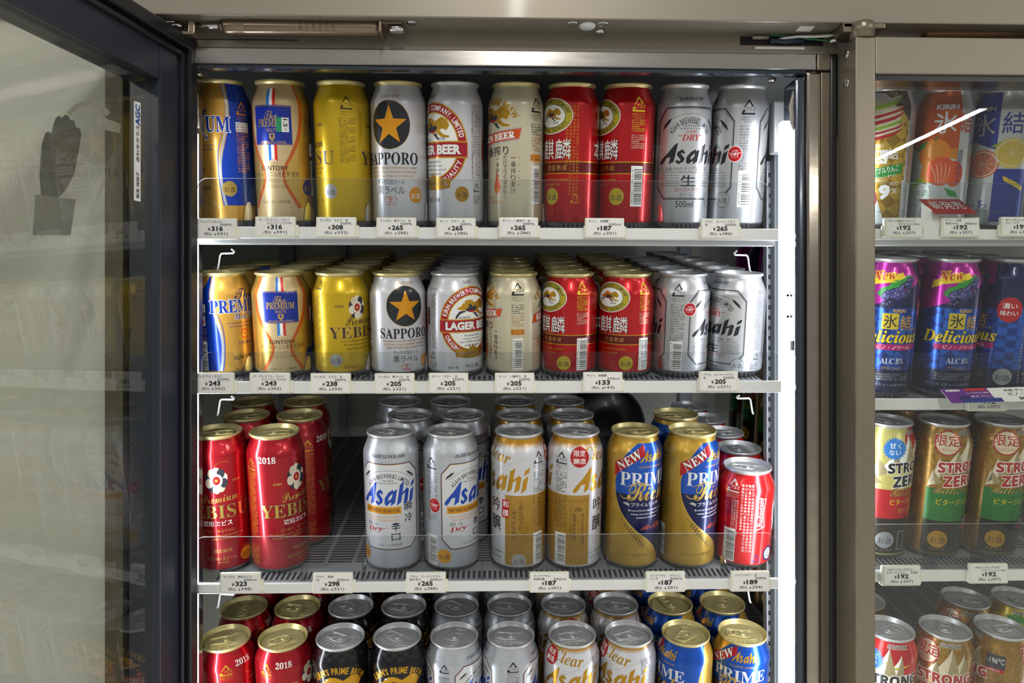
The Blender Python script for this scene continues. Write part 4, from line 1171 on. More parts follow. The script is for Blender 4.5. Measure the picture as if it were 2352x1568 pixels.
# name -> (can, length mm, lid code)
DESIGN = {}
def design(key, c, lid):
    DESIGN[key] = (c.mesh('can_' + key), c.L, lid)
design('premium_500', art_premium(167.5, True), 'g'); design('premium_350', art_premium(122.2, False), 'g')
design('sparkling_500', art_sparkling(167.5, True), 'g'); design('sparkling_350', art_sparkling(122.2, False), 'g')
design('yellow_500', art_yebisu(167.5, True), 'g'); design('yellow_350', art_yebisu(122.2, False), 'g')
design('star_500', art_sapporo(167.5, True), 'g'); design('star_350', art_sapporo(122.2, False), 'g')
design('lager_500', art_lager(167.5, True), 's'); design('lager_350', art_lager(122.2, False), 's')
design('cream_500', art_ichiban(167.5, True), 'g'); design('cream_350', art_ichiban(122.2, False), 'g')
design('red_500', art_honkirin(167.5, True), 'g'); design('red_350', art_honkirin(122.2, False), 'g')
design('dry_500', art_superdry(167.5, True), 's'); design('dry_350', art_superdry(122.2, False), 's')
design('wine_500', art_amber(167.5), 'g'); design('shunrei_500', art_shunrei(167.5), 's')
design('weave_500', art_clear(167.5), 's'); design('prime_500', art_prime(167.5), 'g')
design('wine_350', art_amber(122.2, 'small'), 'g'); design('shunrei_350', art_shunrei(122.2, 'small'), 's')
design('weave_350', art_clear(122.2, 'small'), 's'); design('prime_350', art_prime(122.2, 'small'), 'g')
design('bow_350', art_bowtie(122.2), 's'); design('black_350', art_black(122.2, 'small'), 's')
design('apple_500', art_apple(167.5), 's'); design('orange_500', art_orange(167.5), 's'); design('grape_500', art_grape(167.5), 's')
design('berry_500', art_delicious(167.5), 's'); design('ginger_500', art_ginger(167.5), 's')
design('bitter_500', art_bitterapple(167.5), 's'); design('bitterred_500', art_bitterapple(167.5, True), 's'); design('lemon_500', art_lemon(167.5), 's')

# ------------------------------------------------------------------ materials of the cooler
PAINT = noisy('bronze_painted_steel', '938b7c', '8b8476', 30, 0.35, 0.42, (0.2, 3, 30), coat=0.1)
STEEL = noisy('polished_steel', 'bdb9b3', '9c9893', 18, 1.0, 0.2, (1, 1, 6), bump=0.04, rr=0.08)
STEELD = noisy('brushed_bronze', '857b6b', '7d7464', 40, 0.7, 0.33, (60, 60, 0.6))
RUBBER = mat('black_rubber', '14161b', 0.0, 0.28, coat=0.3)
DOORF = mat('door_frame_plastic', '262b36', 0.0, 0.36)
WHITEP = mat('white_plastic', 'e4e6e6', 0.0, 0.4)
CREAMP = mat('cream_plastic', 'e6e6d6', 0.0, 0.35, coat=0.2)
PAPER = mat('white_paper', 'ececea', 0.0, 0.6)
PRINT = mat('black_print', '1a1a1a', 0.0, 0.6)
CHROME = mat('chrome', 'd0d0d2', 1.0, 0.14)
BRONZE = mat('closer_bronze', '8a7a66', 0.75, 0.3, coat=0.3)
WIRE = mat('white_wire', 'dcdedc', 0.2, 0.35)
DARKHOLE = mat('dark_recess', '0c0d10', 0.0, 0.6)
BACKP = noisy('rear_panel_grey', 'd2d3ca', 'c6c7be', 6, 0.1, 0.5)
LINER = mat('liner_white', 'd2d6d8', 0.1, 0.4)
POSTM = mat('grey_post', '9da1a8', 0.5, 0.4)
LED = mat('led_diffuser', 'f4f8ff', 0.0, 0.4, emit=20)
LED3 = mat('led_diffuser_left', 'f4f8ff', 0.0, 0.4, emit=32)
LED2 = mat('led_diffuser_dim', 'f4f8ff', 0.0, 0.4, emit=9)
ANOD = noisy('anodised_bronze', '978e7e', '8f8677', 40, 0.75, 0.34, (60, 60, 0.6))
GUARD = clear('clear_acrylic', 'f4f6f6', 1.15, 1.49, 0.03)
EDGE = mat('acrylic_edge', 'c4cdd2', 0, .3)  # opaque pale tone paints the bright line along the clear guard edges
FIN = clear('clear_divider', 'd8dcde', 2.2, 1.5, 0.05)
PANE = clear('door_glass', 'fbfcfa', 1.5, 1.55, 0.0)
TRAY = mat('slotted_tray', '8f9196', 0.0, 0.45)
def _tray():
    n, l, b = nodes(TRAY)
    tc = n.new('ShaderNodeTexCoord'); sp = n.new('ShaderNodeSeparateXYZ'); l.new(tc.outputs['Object'], sp.inputs[0])
    def wave(ax, per, lo):
        a = n.new('ShaderNodeMath'); a.operation = 'FRACT'
        d = n.new('ShaderNodeMath'); d.operation = 'DIVIDE'; d.inputs[1].default_value = per
        l.new(sp.outputs[ax], d.inputs[0]); l.new(d.outputs[0], a.inputs[0])
        g = n.new('ShaderNodeMath'); g.operation = 'GREATER_THAN'; g.inputs[1].default_value = lo; l.new(a.outputs[0], g.inputs[0])
        return g
    w1 = wave('Y', 0.0066, 0.5); w2 = wave('X', 0.034, 0.14)
    def m2(op, a, c):
        q = n.new('ShaderNodeMath'); q.operation = op
        for i, v in enumerate((a, c)):
            if isinstance(v, (int, float)): q.inputs[i].default_value = v
            else: l.new(v, q.inputs[i])
        return q.outputs[0]
    deep = m2('GREATER_THAN', sp.outputs['Y'], 0.905)
    lip = m2('MULTIPLY', m2('GREATER_THAN', sp.outputs['Y'], 0.866), m2('LESS_THAN', sp.outputs['Y'], 0.884))
    mu = n.new('ShaderNodeMath'); mu.operation = 'MULTIPLY'; l.new(w1.outputs[0], mu.inputs[0]); l.new(w2.outputs[0], mu.inputs[1])
    mx = n.new('ShaderNodeMix'); mx.data_type = 'RGBA'; mx.inputs[6].default_value = lin('8a8c92'); mx.inputs[7].default_value = lin('1c1c20')
    w3 = wave('X', 0.0062, 0.5)
    l.new(m2('ADD', m2('MULTIPLY', mu.outputs[0], deep), m2('MULTIPLY', w3.outputs[0], lip)), mx.inputs[0]); l.new(mx.outputs[2], b.inputs['Base Color'])
_tray()

def px_x(px, Y): return P(px, 784, Y).x
def py_z(py, Y, px=1128): return P(px, py, Y).z

TILT = math.radians(10.4)
ST, CT = math.sin(TILT), math.cos(TILT)
AX = Vector((0, -ST, CT))            # can axis on the sloping shelves
DP = Vector((0, CT, ST))             # up the slope, towards the back
PITCH = 0.0672
YT = 0.877                            # depth of the front row of lids

# ------------------------------------------------------------------ shop floor
mb = MB(); mb.box((-4, -6, -0.02), (4, 2.2, 0), noisy('floor_tiles', 'dad8d2', 'cfcdc6', 3, 0.0, 0.3))
finish(mb.obj('floor'), kind='structure')

# ------------------------------------------------------------------ the refrigerator body
FR = empty('display_refrigerator', (0, 0.80, 0))
finish(FR, 'bronze framed reach-in drinks refrigerator with its left glass door open', 'refrigerator')
def part(mb, name, parent=FR, root=FR, label=None):
    o = mb.obj(name, parent)
    o.location = -root.location if parent is root else (0, 0, 0)
    if label: o['label'] = label
    return o
XL, XR = px_x(437, 0.80), px_x(1850, 0.80)
zu = py_z(42, 0.7645)
mb = MB(); mb.box((-1.1, 0.7645, zu), (1.3, 0.84, zu + 0.30), PAINT, 0.0015); part(mb, 'header_panel')
z1, z2 = py_z(116, 0.80), py_z(152, 0.797)
mb = MB(); mb.box((-1.1, 0.80, z1), (px_x(1925, .8), 0.85, zu), PAINT)
mb.box((px_x(420, .8), 0.7992, py_z(99, .8)), (px_x(684, .8), 0.80, py_z(97.5, .8)), RUBBER); part(mb, 'lintel')
mb = MB(); mb.box((px_x(425, .797), 0.797, z2), (px_x(1876, .797), 0.806, z1 - 0.0006), STEEL, 0.0012)
mb.box((px_x(1878, .797), 0.7975, z2), (px_x(1908, .797), 0.806, z1 - 0.0006), STEELD, 0.001); part(mb, 'top_frame_strip', label='scratched bright steel strip')
mb = MB(); mb.prism([(0.8065, z2 + .004), (0.7995, z2 - .0002), (0.799, z2 - .002), (0.801, z2 - .0036), (0.806, z2 - .0042), (0.811, z2 - .0038), (0.812, z2 + .004)], 0, XL - 0.01, px_x(1850, .8), mat('gasket_gloss', '4a525e', 0.7, 0.17, coat=0.4)); part(mb, 'top_gasket')
ZB = EYE - 0.75
ztop = z2 - 0.001
STEELJ = noisy('mirror_steel', 'b3aa9d', 'a0978b', 14, 1.0, 0.13, (1, 1, 5), bump=0.05, rr=0.05)
mb = MB(); mb.box((px_x(1853, .8), 0.8, ZB), (px_x(1886, .8), 0.845, ztop), STEELJ, 0.003); mb.box((px_x(1886, .801), 0.801, ZB), (px_x(1907, .801), 0.845, ztop), STEELD, 0.001)
part(mb, 'jamb', label='polished steel jamb')
mb = MB(); mb.box((px_x(1829, .803), 0.803, ZB), (px_x(1851, .803), 0.84, ztop - .004), mat('gasket_gloss', '4a525e', 0.7, 0.17, coat=0.4), 0.004, 3); part(mb, 'jamb_gasket')
mb = MB(); mb.box((px_x(1907.5, .798), 0.798, ZB), (px_x(1926, .798), 0.83, z1), RUBBER, 0.002); part(mb, 'door_seal')
mb = MB(); mb.box((px_x(1797, .822), 0.822, ZB), (px_x(1826, .822), 0.836, py_z(270, .822)), LED, 0.003, 2)
part(mb, 'light_strip', label='glowing white light strip')
mb = MB(); mb.box((px_x(412, .812), 0.812, ZB), (px_x(443, .812), 0.83, py_z(300, .812)), LED3, 0.003, 2)
part(mb, 'light_strip', label='glowing white light strip')
for x_ in (px_x(1962, .83), 1.13):
    mb = MB(); mb.box((x_, 0.822, ZB), (x_ + .012, 0.836, py_z(300, .822)), LED2, 0.003, 2); part(mb, 'light_strip', label='glowing white light strip')
mb = MB()
for k in range(4): mb.lathe([(0, 0), (.009 - .0006 * k, 0), (.009 - .0006 * k, .011), (0, .011)], CREAMP, 24, Matrix.Translation((px_x(436, .82), .822, py_z(296, .82) + .0125 * k)))
part(mb, 'lamp_holder', label='stepped cream lamp holder')
mb = MB(); mb.box((px_x(1775, .89), 0.885, ZB), (px_x(1830, .89), 0.90, ztop - .01), mat('post_liner_dimmed', '666d71', 0.1, 0.4), 0.002); mb.box((px_x(1776.5, .87), 0.867, py_z(345, .87)), (px_x(1829, .87), 0.8849, ztop - .0105), LINER, 0.002);  # lower liner darkened against lamp glare; paler top box paints the lamplight there
for y in (677, 726): mb.lathe([(0, 0), (.0016, 0), (.0016, .0012), (0, .0012)], DARKHOLE, 12, Matrix.Translation((px_x(1809, .822), .8222, py_z(y, .822))) @ Matrix.Rotation(PI / 2, 4, 'X'))
part(mb, 'door_post_liner')
def standard(x0, x1, Y, ya, name='shelf_standard'):
    mb = MB(); zt = py_z(ya, Y)
    mb.box((x0, Y, ZB), (x1, Y + 0.012, zt), POSTM, 0.0008)
    z = zt - 0.02; k = 0
    while z > EYE - 0.5:
        mb.box(((x0 * .7 + x1 * .3), Y - 0.0004, z), ((x0 * .3 + x1 * .7), Y + .001, z + 0.0052), DARKHOLE)
        z -= 0.0125
    part(mb, name)
standard(px_x(1761, .9), px_x(1774, .9), 0.90, 365)
standard(px_x(446, .9), px_x(458, .9), 0.90, 365)
mb = MB(); mb.box((-0.62, 1.47, EYE - 1.0), (1.25, 1.49, EYE + 0.40), BACKP); part(mb, 'rear_panel')
mb = MB(); mb.box((-0.62, 0.842, EYE + 0.338), (1.25, 1.47, EYE + 0.352), LINER); part(mb, 'inner_ceiling')
mb = MB(); mb.box((-0.62, 0.852, EYE - 1.0), (-0.60, 1.47, EYE + 0.338), LINER); part(mb, 'end_liner')
mb = MB(); mb.box((1.25, 0.8, EYE - 1.0), (1.27, 1.47, EYE + 0.40), LINER); part(mb, 'end_liner')
for px, w in ((656, 17), (786, 8), (1575, 14)):
    mb = MB(); mb.box((px_x(px - w, 1.45), 1.45, EYE - 1.0), (px_x(px + w, 1.45), 1.47, EYE + 0.338), POSTM, 0.002); part(mb, 'rear_post')
mb = MB()
mb.lathe([(0, 0), (.075, 0), (.082, .01), (.082, .02), (.07, .03), (.02, .02), (0, .02)], RUBBER, 40, Matrix.Translation((px_x(1395, 1.4), 1.465, py_z(985, 1.4))) @ Matrix.Rotation(PI / 2, 4, 'X'))
part(mb, 'fan_ring', label='black round fan ring')

# hardware under the header
mb = MB()
yc, zc = 0.782, py_z(68, 0.782); rr = 17.2 / F * 0.782
xa, xb, xe = px_x(513, yc), px_x(563, yc), px_x(873, yc)
rot = Matrix.Translation((xa, yc, zc)) @ Matrix.Rotation(PI / 2, 4, 'Y')
Lc = xe - xa
mb.lathe([(0, 0), (rr * .82, 0), (rr * .96, .003), (rr, .006), (rr, xb - xa - .0015), (rr * .94, xb - xa), (rr, xb - xa + .0015), (rr, Lc - .006), (rr * .9, Lc), (0, Lc)], BRONZE, 40, rot)
mb.lathe([(0, -.004), (rr * .55, -.004), (rr * .55, 0), (0, 0)], BRONZE, 24, rot)
for k, s in enumerate(('NITTO', 'No.112', 'CAT', '2018.01', '1108', 'CAUTION')):
    vs, fs = glyphs(s, 0, 1)
    q = fit(vs, 0, 0, .009, .0022, PI / 2)
    xx = px_x(694 + k * 15, yc)
    mb.flat(q, fs, PRINT, lambda x, y, xx=xx: Vector((xx + x, yc - (rr + .0002) * math.cos((y - .001) / rr), zc + (rr + .0002) * math.sin((y - .001) / rr))))
closer = part(mb, 'door_closer')
mb = MB(); mb.tube([(px_x(452, yc), yc, zc), (xa, yc, zc)], rr * .36, CHROME, 20); part(mb, 'closer_rod', closer, label='chrome rod')
mb = MB(); mb.box((px_x(437, yc), yc - .006, zc - .010), (px_x(452, yc), yc + .006, zc + .006), BRONZE, .001); mb.box((px_x(395, yc), yc - .006, zc - .011), (px_x(448, yc), yc + .006, zc - .0075), BRONZE, .001)
mb.lathe([(0, 0), (.0075, 0), (.0075, .003), (0, .003)], CHROME, 20, Matrix.Translation((px_x(408, yc), yc, zc - .003)))
mb.box((px_x(372, yc), yc - .004, zc + .002), (px_x(405, yc), yc + .004, zu), CHROME, .001)
part(mb, 'closer_bracket', closer)
mb = MB(); mb.box((xe + .0003, yc - .012, zc - .0085), (xe + .003, yc + .012, zu), BRONZE, .0008); mb.box((xe, yc - .009, zu - .003), (px_x(925, yc), yc + .012, zu), BRONZE, .001)
mb.lathe([(0, 0), (.0075, 0), (.009, .003), (.009, .0045), (.004, .006), (0, .006)], CHROME, 24, Matrix.Translation((px_x(911, yc), yc, zu - .0095)))
mb.lathe([(0, 0), (.0055, 0), (.0055, .0012), (0, .0012)], CHROME, 20, Matrix.Translation((px_x(946, .777), .777, zu - .0012)))
part(mb, 'closer_bracket', closer)
mb = MB()
for px, Y, r, h, m_ in ((1314, .775, .0062, .0012, CHROME), (1349, .778, .0088, .003, WHITEP), (1384, .775, .0062, .0012, CHROME), (1378, .79, .0052, .004, CHROME)):
    mb.lathe([(0, 0), (r * .8, 0), (r, h * .5), (r, h), (0, h)], m_, 24, Matrix.Translation((px_x(px, Y), Y, zu - h)))
part(mb, 'cap_and_screws', label='white cap between steel screws')
mb = MB(); mb.box((px_x(1832, .78), .774, zu - .0006), (px_x(1866, .78), .786, zu), PAPER); part(mb, 'paper_tab', label='torn scrap of white paper')
# wiring slot by the right hinge
mb = MB(); mb.box((px_x(1700, .8), .7993, py_z(97, .8)), (px_x(1890, .8), .80, py_z(77, .8)), DARKHOLE)
mb.box((px_x(1734, .799), .7988, py_z(106, .799)), (px_x(1848, .799), .7993, py_z(100, .799)), PAPER); slot = part(mb, 'wiring_slot')
GREENW = mat('green_wire', '1f7a4a', 0, 0.4)
BLUEW = mat('dark_blue_sleeve', '22304a', 0, 0.4)
def wire(pts, r, m_, name, parent=FR):
    mb = MB(); mb.tube([P(*p) for p in pts], r, m_, 8); return part(mb, name, parent)
wire([(1772, 96, .797), (1800, 88, .795), (1830, 84, .793), (1870, 84, .79), (1905, 82, .787), (1935, 78, .785)], .0016, WIRE, 'white_cable', slot)
wire([(1770, 81, .797), (1800, 83, .796), (1860, 90, .795), (1910, 94, .79), (1938, 90, .787)], .001, GREENW, 'green_cable', slot)
wire([(1768, 92, .797), (1800, 96, .796), (1845, 93, .796)], .0028, BLUEW, 'cable_sleeve', slot)
wire([(1728, 86, .797), (1765, 86, .797)], .0022, mat('connector', 'a09a8a', .4, .4), 'connector', slot)
wire([(1838, 185, .815), (1824, 210, .812), (1815, 245, .81), (1818, 280, .81), (1828, 310, .812)], .0018, mat('grey_cable_skin', 'a8a49c', 0, .45), 'lamp_cable')
wire([(1842, 190, .816), (1828, 212, .813), (1819, 245, .811), (1822, 282, .811), (1830, 315, .813)], .0016, mat('grey_cable_skin', 'a8a49c', 0, .45), 'lamp_cable')
mb = MB(); mb.lathe([(0, 0), (.0045, 0), (.005, .002), (.004, .006), (0, .006)], CHROME, 16, Matrix.Translation((px_x(1773, .83), .83, py_z(182, .83)))); mb.box((px_x(1769, .835), .834, py_z(180, .835)), (px_x(1780, .835), .84, py_z(170, .835)), CHROME, .0005); part(mb, 'ceiling_hook')
mb = MB(); mb.lathe([(0, 0), (.0045, 0), (.005, .002), (.004, .006), (0, .006)], CHROME, 16, Matrix.Translation((px_x(455, .83), .83, py_z(182, .83)))); part(mb, 'ceiling_hook')
mb = MB(); mb.box((px_x(1814, .815), .813, py_z(805, .815)), (px_x(1832, .815), .822, py_z(782, .815)), mat('clip_plastic', 'b4bcc2', 0, .3), .0006); part(mb, 'lamp_clip')

# ------------------------------------------------------------------ open door on the left
C0 = Vector((px_x(432, .80), 0.80, 0))
ta = 0.24
D = Vector((-ta, -1, 0)).normalized(); Nn = Vector((-D.y, D.x, 0))      # along the door / towards the shelves
DM = Matrix(((D.x, Nn.x, 0, C0.x), (D.y, Nn.y, 0, C0.y), (0, 0, 1, 0), (0, 0, 0, 1)))
zt = py_z(103, .80, 432); zb = EYE - 1.12; W = 0.66
def doorpart(mb, name, parent, label=None):
    o = mb.obj(name, parent)
    if parent is FR: o.matrix_basis = Matrix.Translation(-FR.location) @ DM
    if label: o['label'] = label
    return o
mb = MB()
for a, b in (((0, -.036, zb), (.045, 0, zt)), ((W - .045, -.036, zb), (W, 0, zt)), ((.045, -.036, zt - .052), (W - .045, 0, zt)), ((.045, -.036, zb), (W - .045, 0, zb + .05))): mb.box(a, b, DOORF, .002)
door = doorpart(mb, 'glass_door', FR, 'open glass door with dark frame')
g = mat('gasket_rubber_worn', '16181d', 0.0, 0.34, coat=0.25)
mb = MB()
for a, b in (((-.003, .0003, zb), (.010, .010, zt + .004)), ((.011, .0003, zb), (.016, .005, zt - .012)), ((.0, .0003, zt - .010), (W, .010, zt + .004)), ((.016, .0003, zt - .018), (W, .005, zt - .012))): mb.box(a, b, g, .0018, 2)
doorpart(mb, 'door_gasket', door)
mb = MB(); mb.box((.0455, -.013, zb + .05), (W - .0455, -.009, zt - .0525), PANE); doorpart(mb, 'glass_pane', door)
mb = MB(); mb.box((.0455, -.029, zb + .05), (W - .0455, -.026, zt - .0525), PANE); doorpart(mb, 'glass_pane', door)
def on_door(px, py, n):
    o = Vector((0, 0, EYE)); d = P(px, py, 1.0) - o
    q = C0 + Nn * n
    t = (q - o).dot(Nn) / d.dot(Nn)
    h = o + d * t
    return ((h - C0).dot(D), h.z)
def door_flat(polys, n, m_, name, parent, thick=.0006, label=None):
    mb = MB()
    for poly in polys:
        pts = [on_door(x, y, n) for x, y in poly]
        mb.prism([(s, z) for s, z in pts], 1, n - thick, n, m_)
    return doorpart(mb, name, parent, label)
FILM = mat('dark_film', '66675f', 0, .5)  # dark hand lightened in colour to include the haze over the glass
hand = [(95, 448), (92, 400), (97, 330), (105, 306), (112, 302), (119, 308), (124, 285), (130, 269), (137, 266), (143, 271), (150, 263), (157, 266), (162, 276), (170, 277), (174, 291), (184, 296), (187, 310), (180, 350), (170, 400), (155, 430), (141, 448), (132, 453), (100, 450)]
film = door_flat([hand], -.0253, FILM, 'hand_sticker', door, label='dark hand pictogram on the glass')
door_flat([[(82, 446), (174, 458), (162, 540), (76, 540)]], -.0251, mat('grey_film', '84857c', 0, .5), 'cuff_sticker', door)  # cuff tone also lifted for the haze
arc1 = [(158 + 0, 262), (175, 246), (200, 238), (228, 244), (250, 262)]
A, B = stroke_pts(smooth(arc1), 12)
door_flat([[A[i], A[i + 1], B[i + 1], B[i]] for i in range(len(A) - 1)], -.0255, mat('pale_film', 'a8a696', 0, .5), 'handle_sticker', door)
door_flat([[(232, 263), (243, 268), (242, 300), (231, 296)], [(243, 272), (277, 284), (276, 306), (242, 298)]], -.0249, mat('pale_film', 'a8a696', 0, .5), 'handle_sticker', door)
st = door_flat([[(309, 232), (323, 236), (323, 463), (309, 460)]], -.0085, PAPER, 'maker_sticker', door, label='white upright maker sticker')
mb = MB()
def st_fn(x, y):
    s, z = on_door(316, 250, -.0085)
    return None
s0, zs = on_door(316, 252, -.0084); s1, zs1 = on_door(316, 400, -.0084)
def stk(s, py, w, h, m_):
    ss, zz = on_door(316, py, -.0083); vs, fs = glyphs(s, .03, 2)
    q = fit([(-x, y) for x, y in vs], 0, 0, w, h, -PI / 2)
    mb.flat(q, [f[::-1] for f in fs], m_, lambda x, y: Vector((ss + x, -.0080, zz + y)))
mbx = mb
stk('AGC', 264, .020, .0065, mat('sticker_blue', '2a4a9a', 0, .5)); stk('合わせガラス', 330, .036, .0048, PRINT); stk('製造 旭硝子', 425, .026, .0045, PRINT)
doorpart(mb, 'sticker_print', door)

# what stands behind the open door: the next closed door of the row
mb = MB()
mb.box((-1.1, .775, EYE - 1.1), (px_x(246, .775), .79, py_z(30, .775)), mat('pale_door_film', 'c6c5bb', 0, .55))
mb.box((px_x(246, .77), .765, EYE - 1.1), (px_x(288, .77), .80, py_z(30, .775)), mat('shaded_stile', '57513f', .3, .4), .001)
mb.box((px_x(288, .78), .782, EYE - 1.1), (px_x(340, .78), .81, py_z(100, .78)), RUBBER)  # brown mullion in the gap, its shade put in as black colour
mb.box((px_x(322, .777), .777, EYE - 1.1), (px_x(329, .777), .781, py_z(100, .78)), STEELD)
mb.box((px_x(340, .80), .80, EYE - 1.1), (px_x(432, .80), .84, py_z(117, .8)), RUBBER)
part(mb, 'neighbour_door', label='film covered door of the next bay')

# ------------------------------------------------------------------ closed door on the right
YD = 0.755
xa, xb = px_x(1966, YD), px_x(2011, YD)
zt2, zt3 = py_z(85, YD, 2100), py_z(170, YD, 2100)
mb = MB(); mb.box((xa, YD, EYE - 1.1), (xb, .796, zt2), ANOD, .0016, 3); mb.box((xb, YD, zt3), (1.15, .796, zt2), PAINT, .0012)
mb.box((xa + .002, YD + .0005, EYE - 1.1), (1.15, .796, EYE - 1.0), PAINT)
rdoor = part(mb, 'glass_door', label='closed glass door with bronze frame')
mb = MB(); mb.box((xb + .0002, YD + .012, EYE - 1.0), (1.15, YD + .016, zt3 - .0002), PANE); part(mb, 'glass_pane', rdoor)
mb = MB(); mb.box((xb + .0002, YD + .003, zt3 - .006), (1.15, YD + .03, zt3), RUBBER); part(mb, 'glazing_seal', rdoor)
mb = MB()
for y in (116, 183): 
    mb.lathe([(0, 0), (.0042, 0), (.005, .0008), (.005, .0016), (0, .0016)], CHROME, 16, Matrix.Translation((xa - .0014, .775, py_z(y, .775))) @ Matrix.Rotation(PI / 2, 4, 'Y'))
part(mb, 'frame_screws', rdoor)
mb = MB(); hx = px_x(1985, .75)
mb.lathe([(0, 0), (.0125, 0), (.0125, .014), (.011, .0165), (0, .0165)], STEELD, 32, Matrix.Translation((px_x(1985, .76), .764, zt2 + .0003)))
mb.box((px_x(1935, .765), .763, zu - .006), (px_x(2035, .762), .785, zu - .0003), STEELD, .0012); mb.prism([(px_x(1908, .79), .792), (px_x(1935, .765), .763), (px_x(1985, .765), .763), (px_x(1985, .765), .79)], 2, zu - .010, zu - .0005, STEELD)
mb.lathe([(0, 0), (.005, 0), (.005, .003), (0, .003)], CHROME, 16, Matrix.Translation((px_x(1916, .785), .786, zu - .0125)))
part(mb, 'hinge', label='cast metal hinge')
mb = MB(); yc2 = .79; zc2 = py_z(66, yc2)
mb.tube([(px_x(2120, yc2), yc2, zc2), (px_x(2130, yc2), yc2, zc2), (px_x(2180, yc2), yc2, zc2 + .0005), (px_x(2420, yc2), yc2, zc2 + .002)], [.006, .0078, .0078, .0078], mat('closer_brown', '7a5c3c', .6, .35), 24)
part(mb, 'door_closer')

# ------------------------------------------------------------------ shelves
ROW = {}
def row(key, yT, L):
    T = P(1128, yT, YT)
    B = T - AX * L
    ROW[key] = (B.y, B.z)
row('1', 195, .1675); row('2', 624, .1222); row('3', 985, .1675); row('4', 1455, .1222)
row('r1', 197, .1675); row('r2', 588, .1675); row('r3', 964, .1675); row('r4', 1450, .1675)

def slope_z(key, Y): return ROW[key][1] + (Y - ROW[key][0]) * ST / CT
def shelf(key, x0, x1, rail, guard, label, divs=(), lip=0, gx=None, hooks=True):
    Yf, Yb = .852, 1.40
    root = empty('shelf', (x0, .80, slope_z(key, .80)))
    finish(root, label, 'shelf', None)
    def prt(mb, name, lab=None):
        o = mb.obj(name, root); o.location = -root.location
        if lab: o['label'] = lab
    e = .0006
    mb = MB()
    mb.prism([(Yf, slope_z(key, Yf) - e), (Yb, slope_z(key, Yb) - e), (Yb, slope_z(key, Yb) - .004), (Yf, slope_z(key, Yf) - .004)], 0, x0 + .004, x1 - .004, TRAY); prt(mb, 'slotted_tray')
    mb = MB()
    Yp = Yf + .034
    mb.prism([(Yp, slope_z(key, Yp) - .0041), (Yb, slope_z(key, Yb) - .0041), (Yb, slope_z(key, Yb) - .0085), (Yp, slope_z(key, Yp) - .0085)], 0, x0 + .003, x1 - .003, WHITEP); prt(mb, 'shelf_bounce_plate')  # white underside added to bounce light onto the lids below
    if rail:
        za, zb_ = py_z(rail[0], .812), py_z(rail[1], .812)
        mb = MB(); mb.box((x0, .812, zb_), (x1, .818, za), WHITEP, .0014, 3)
        zf = slope_z(key, Yf)
        mb.prism([(.8186, zb_ + .007), (.8518, zf - .0006), (.8518, zf - .004), (.8186, zb_ + .001)], 0, x0 + .003, x1 - .003, LINER)
        if lip: mb.box((x0 + .001, .822, py_z(lip, .822)), (x1 - .001, .83, zb_ + .001), LINER, .001)
        prt(mb, 'price_rail')
        if guard:
            g0, g1 = gx or (x0, x1)
            zt_ = py_z(guard, .819); r = .011
            pts = [(g0, za - .004), (g1, za - .004), (g1, zt_ - r)] + [(g1 - r + r * math.cos(a), zt_ - r + r * math.sin(a)) for a in [PI / 2 * k / 8 for k in range(1, 9)]] + [(g0 + r - r * math.sin(a), zt_ - r + r * math.cos(a)) for a in [PI / 2 * k / 8 for k in range(0, 9)]]
            mb = MB(); mb.prism(pts, 1, .8184, .8204, GUARD)
            ei = mb.mi(EDGE)
            for f in mb.bm.faces:
                if len(f.verts) == 4: f.material_index = ei
            prt(mb, 'front_guard', 'clear front guard')
    for px in divs:
        x = px_x(px, .86)
        zd = slope_z(key, .852)
        pts = [(.832, zd)] + [(.832 + .02 * (1 - math.cos(a)), zd + .030 * math.sin(a)) for a in [PI / 2 * k / 8 for k in range(1, 9)]]
        pts += [(.856, zd + .030), (.860, zd + .024), (.860, zd + .0017)]
        mb = MB(); mb.prism(pts, 0, x - .0007, x + .0007, FIN); prt(mb, 'divider')
    if rail and hooks:
        for s, xx in ((1, x0), (-1, x1)):
            q = [(.8, .0125), (.8, .013), (1.4, .013), (1.45, .0105), (1.4, .008), (.6, .008), (.3, -.0), (.1, -.02), (-.1, -.028)]
            zz = py_z(max(lip, rail[1]), .83) - .002
            sh = .006 if s > 0 else .012
            mb = MB(); mb.tube([(xx + s * (a * .032 + sh), .845 + .003 * k, zz + b - .006) for k, (a, b) in enumerate([(.75, .004), (.82, .002), (.75, 0), (.3, 0), (.22, -.002), (.12, -.016), (.05, -.019)])], .0011, WIRE, 8)
            prt(mb, 'wire_hook')
x0, x1 = px_x(443, .812), px_x(1789, .812)
DIV1 = (577, 712, 848, 980, 1115, 1247, 1512)
shelf('1', x0, x1, (522, 549), 413, 'topmost white shelf with clear guard behind the open door', DIV1, 562, (x0 + .002, px_x(1766, .819)))
shelf('2', x0, x1 + .003, (875, 903), 808, 'second white shelf from the top, tightly filled with short cans', DIV1, 0, (px_x(464, .819), px_x(1796, .819)))
shelf('3', x0, x1, (1335, 1358), 1228, 'third white shelf from the top with an empty slotted lane', (705, 840, 1108, 1395, 1655), 0, (px_x(446, .819), px_x(1781, .819)))
shelf('4', x0, x1, None, None, 'lowest shelf under the fourth layer of cans, behind the open door', ())
r0, r1 = px_x(1990, .812), 1.10
shelf('r1', r0, r1, (521, 546), 414, 'topmost shelf behind the closed glass door', (2112, 2236), 560, None, False)
shelf('r2', r0, r1, (917, 944), 812, 'second shelf from the top behind the closed glass door', (2128, 2250), 0, None, False)
shelf('r3', r0, r1, (1319, 1345), 1210, 'third shelf from the top behind the closed glass door', (2120, 2230), 0, None, False)
shelf('r4', r0, r1, None, None, 'lowest shelf behind the closed glass door', ())

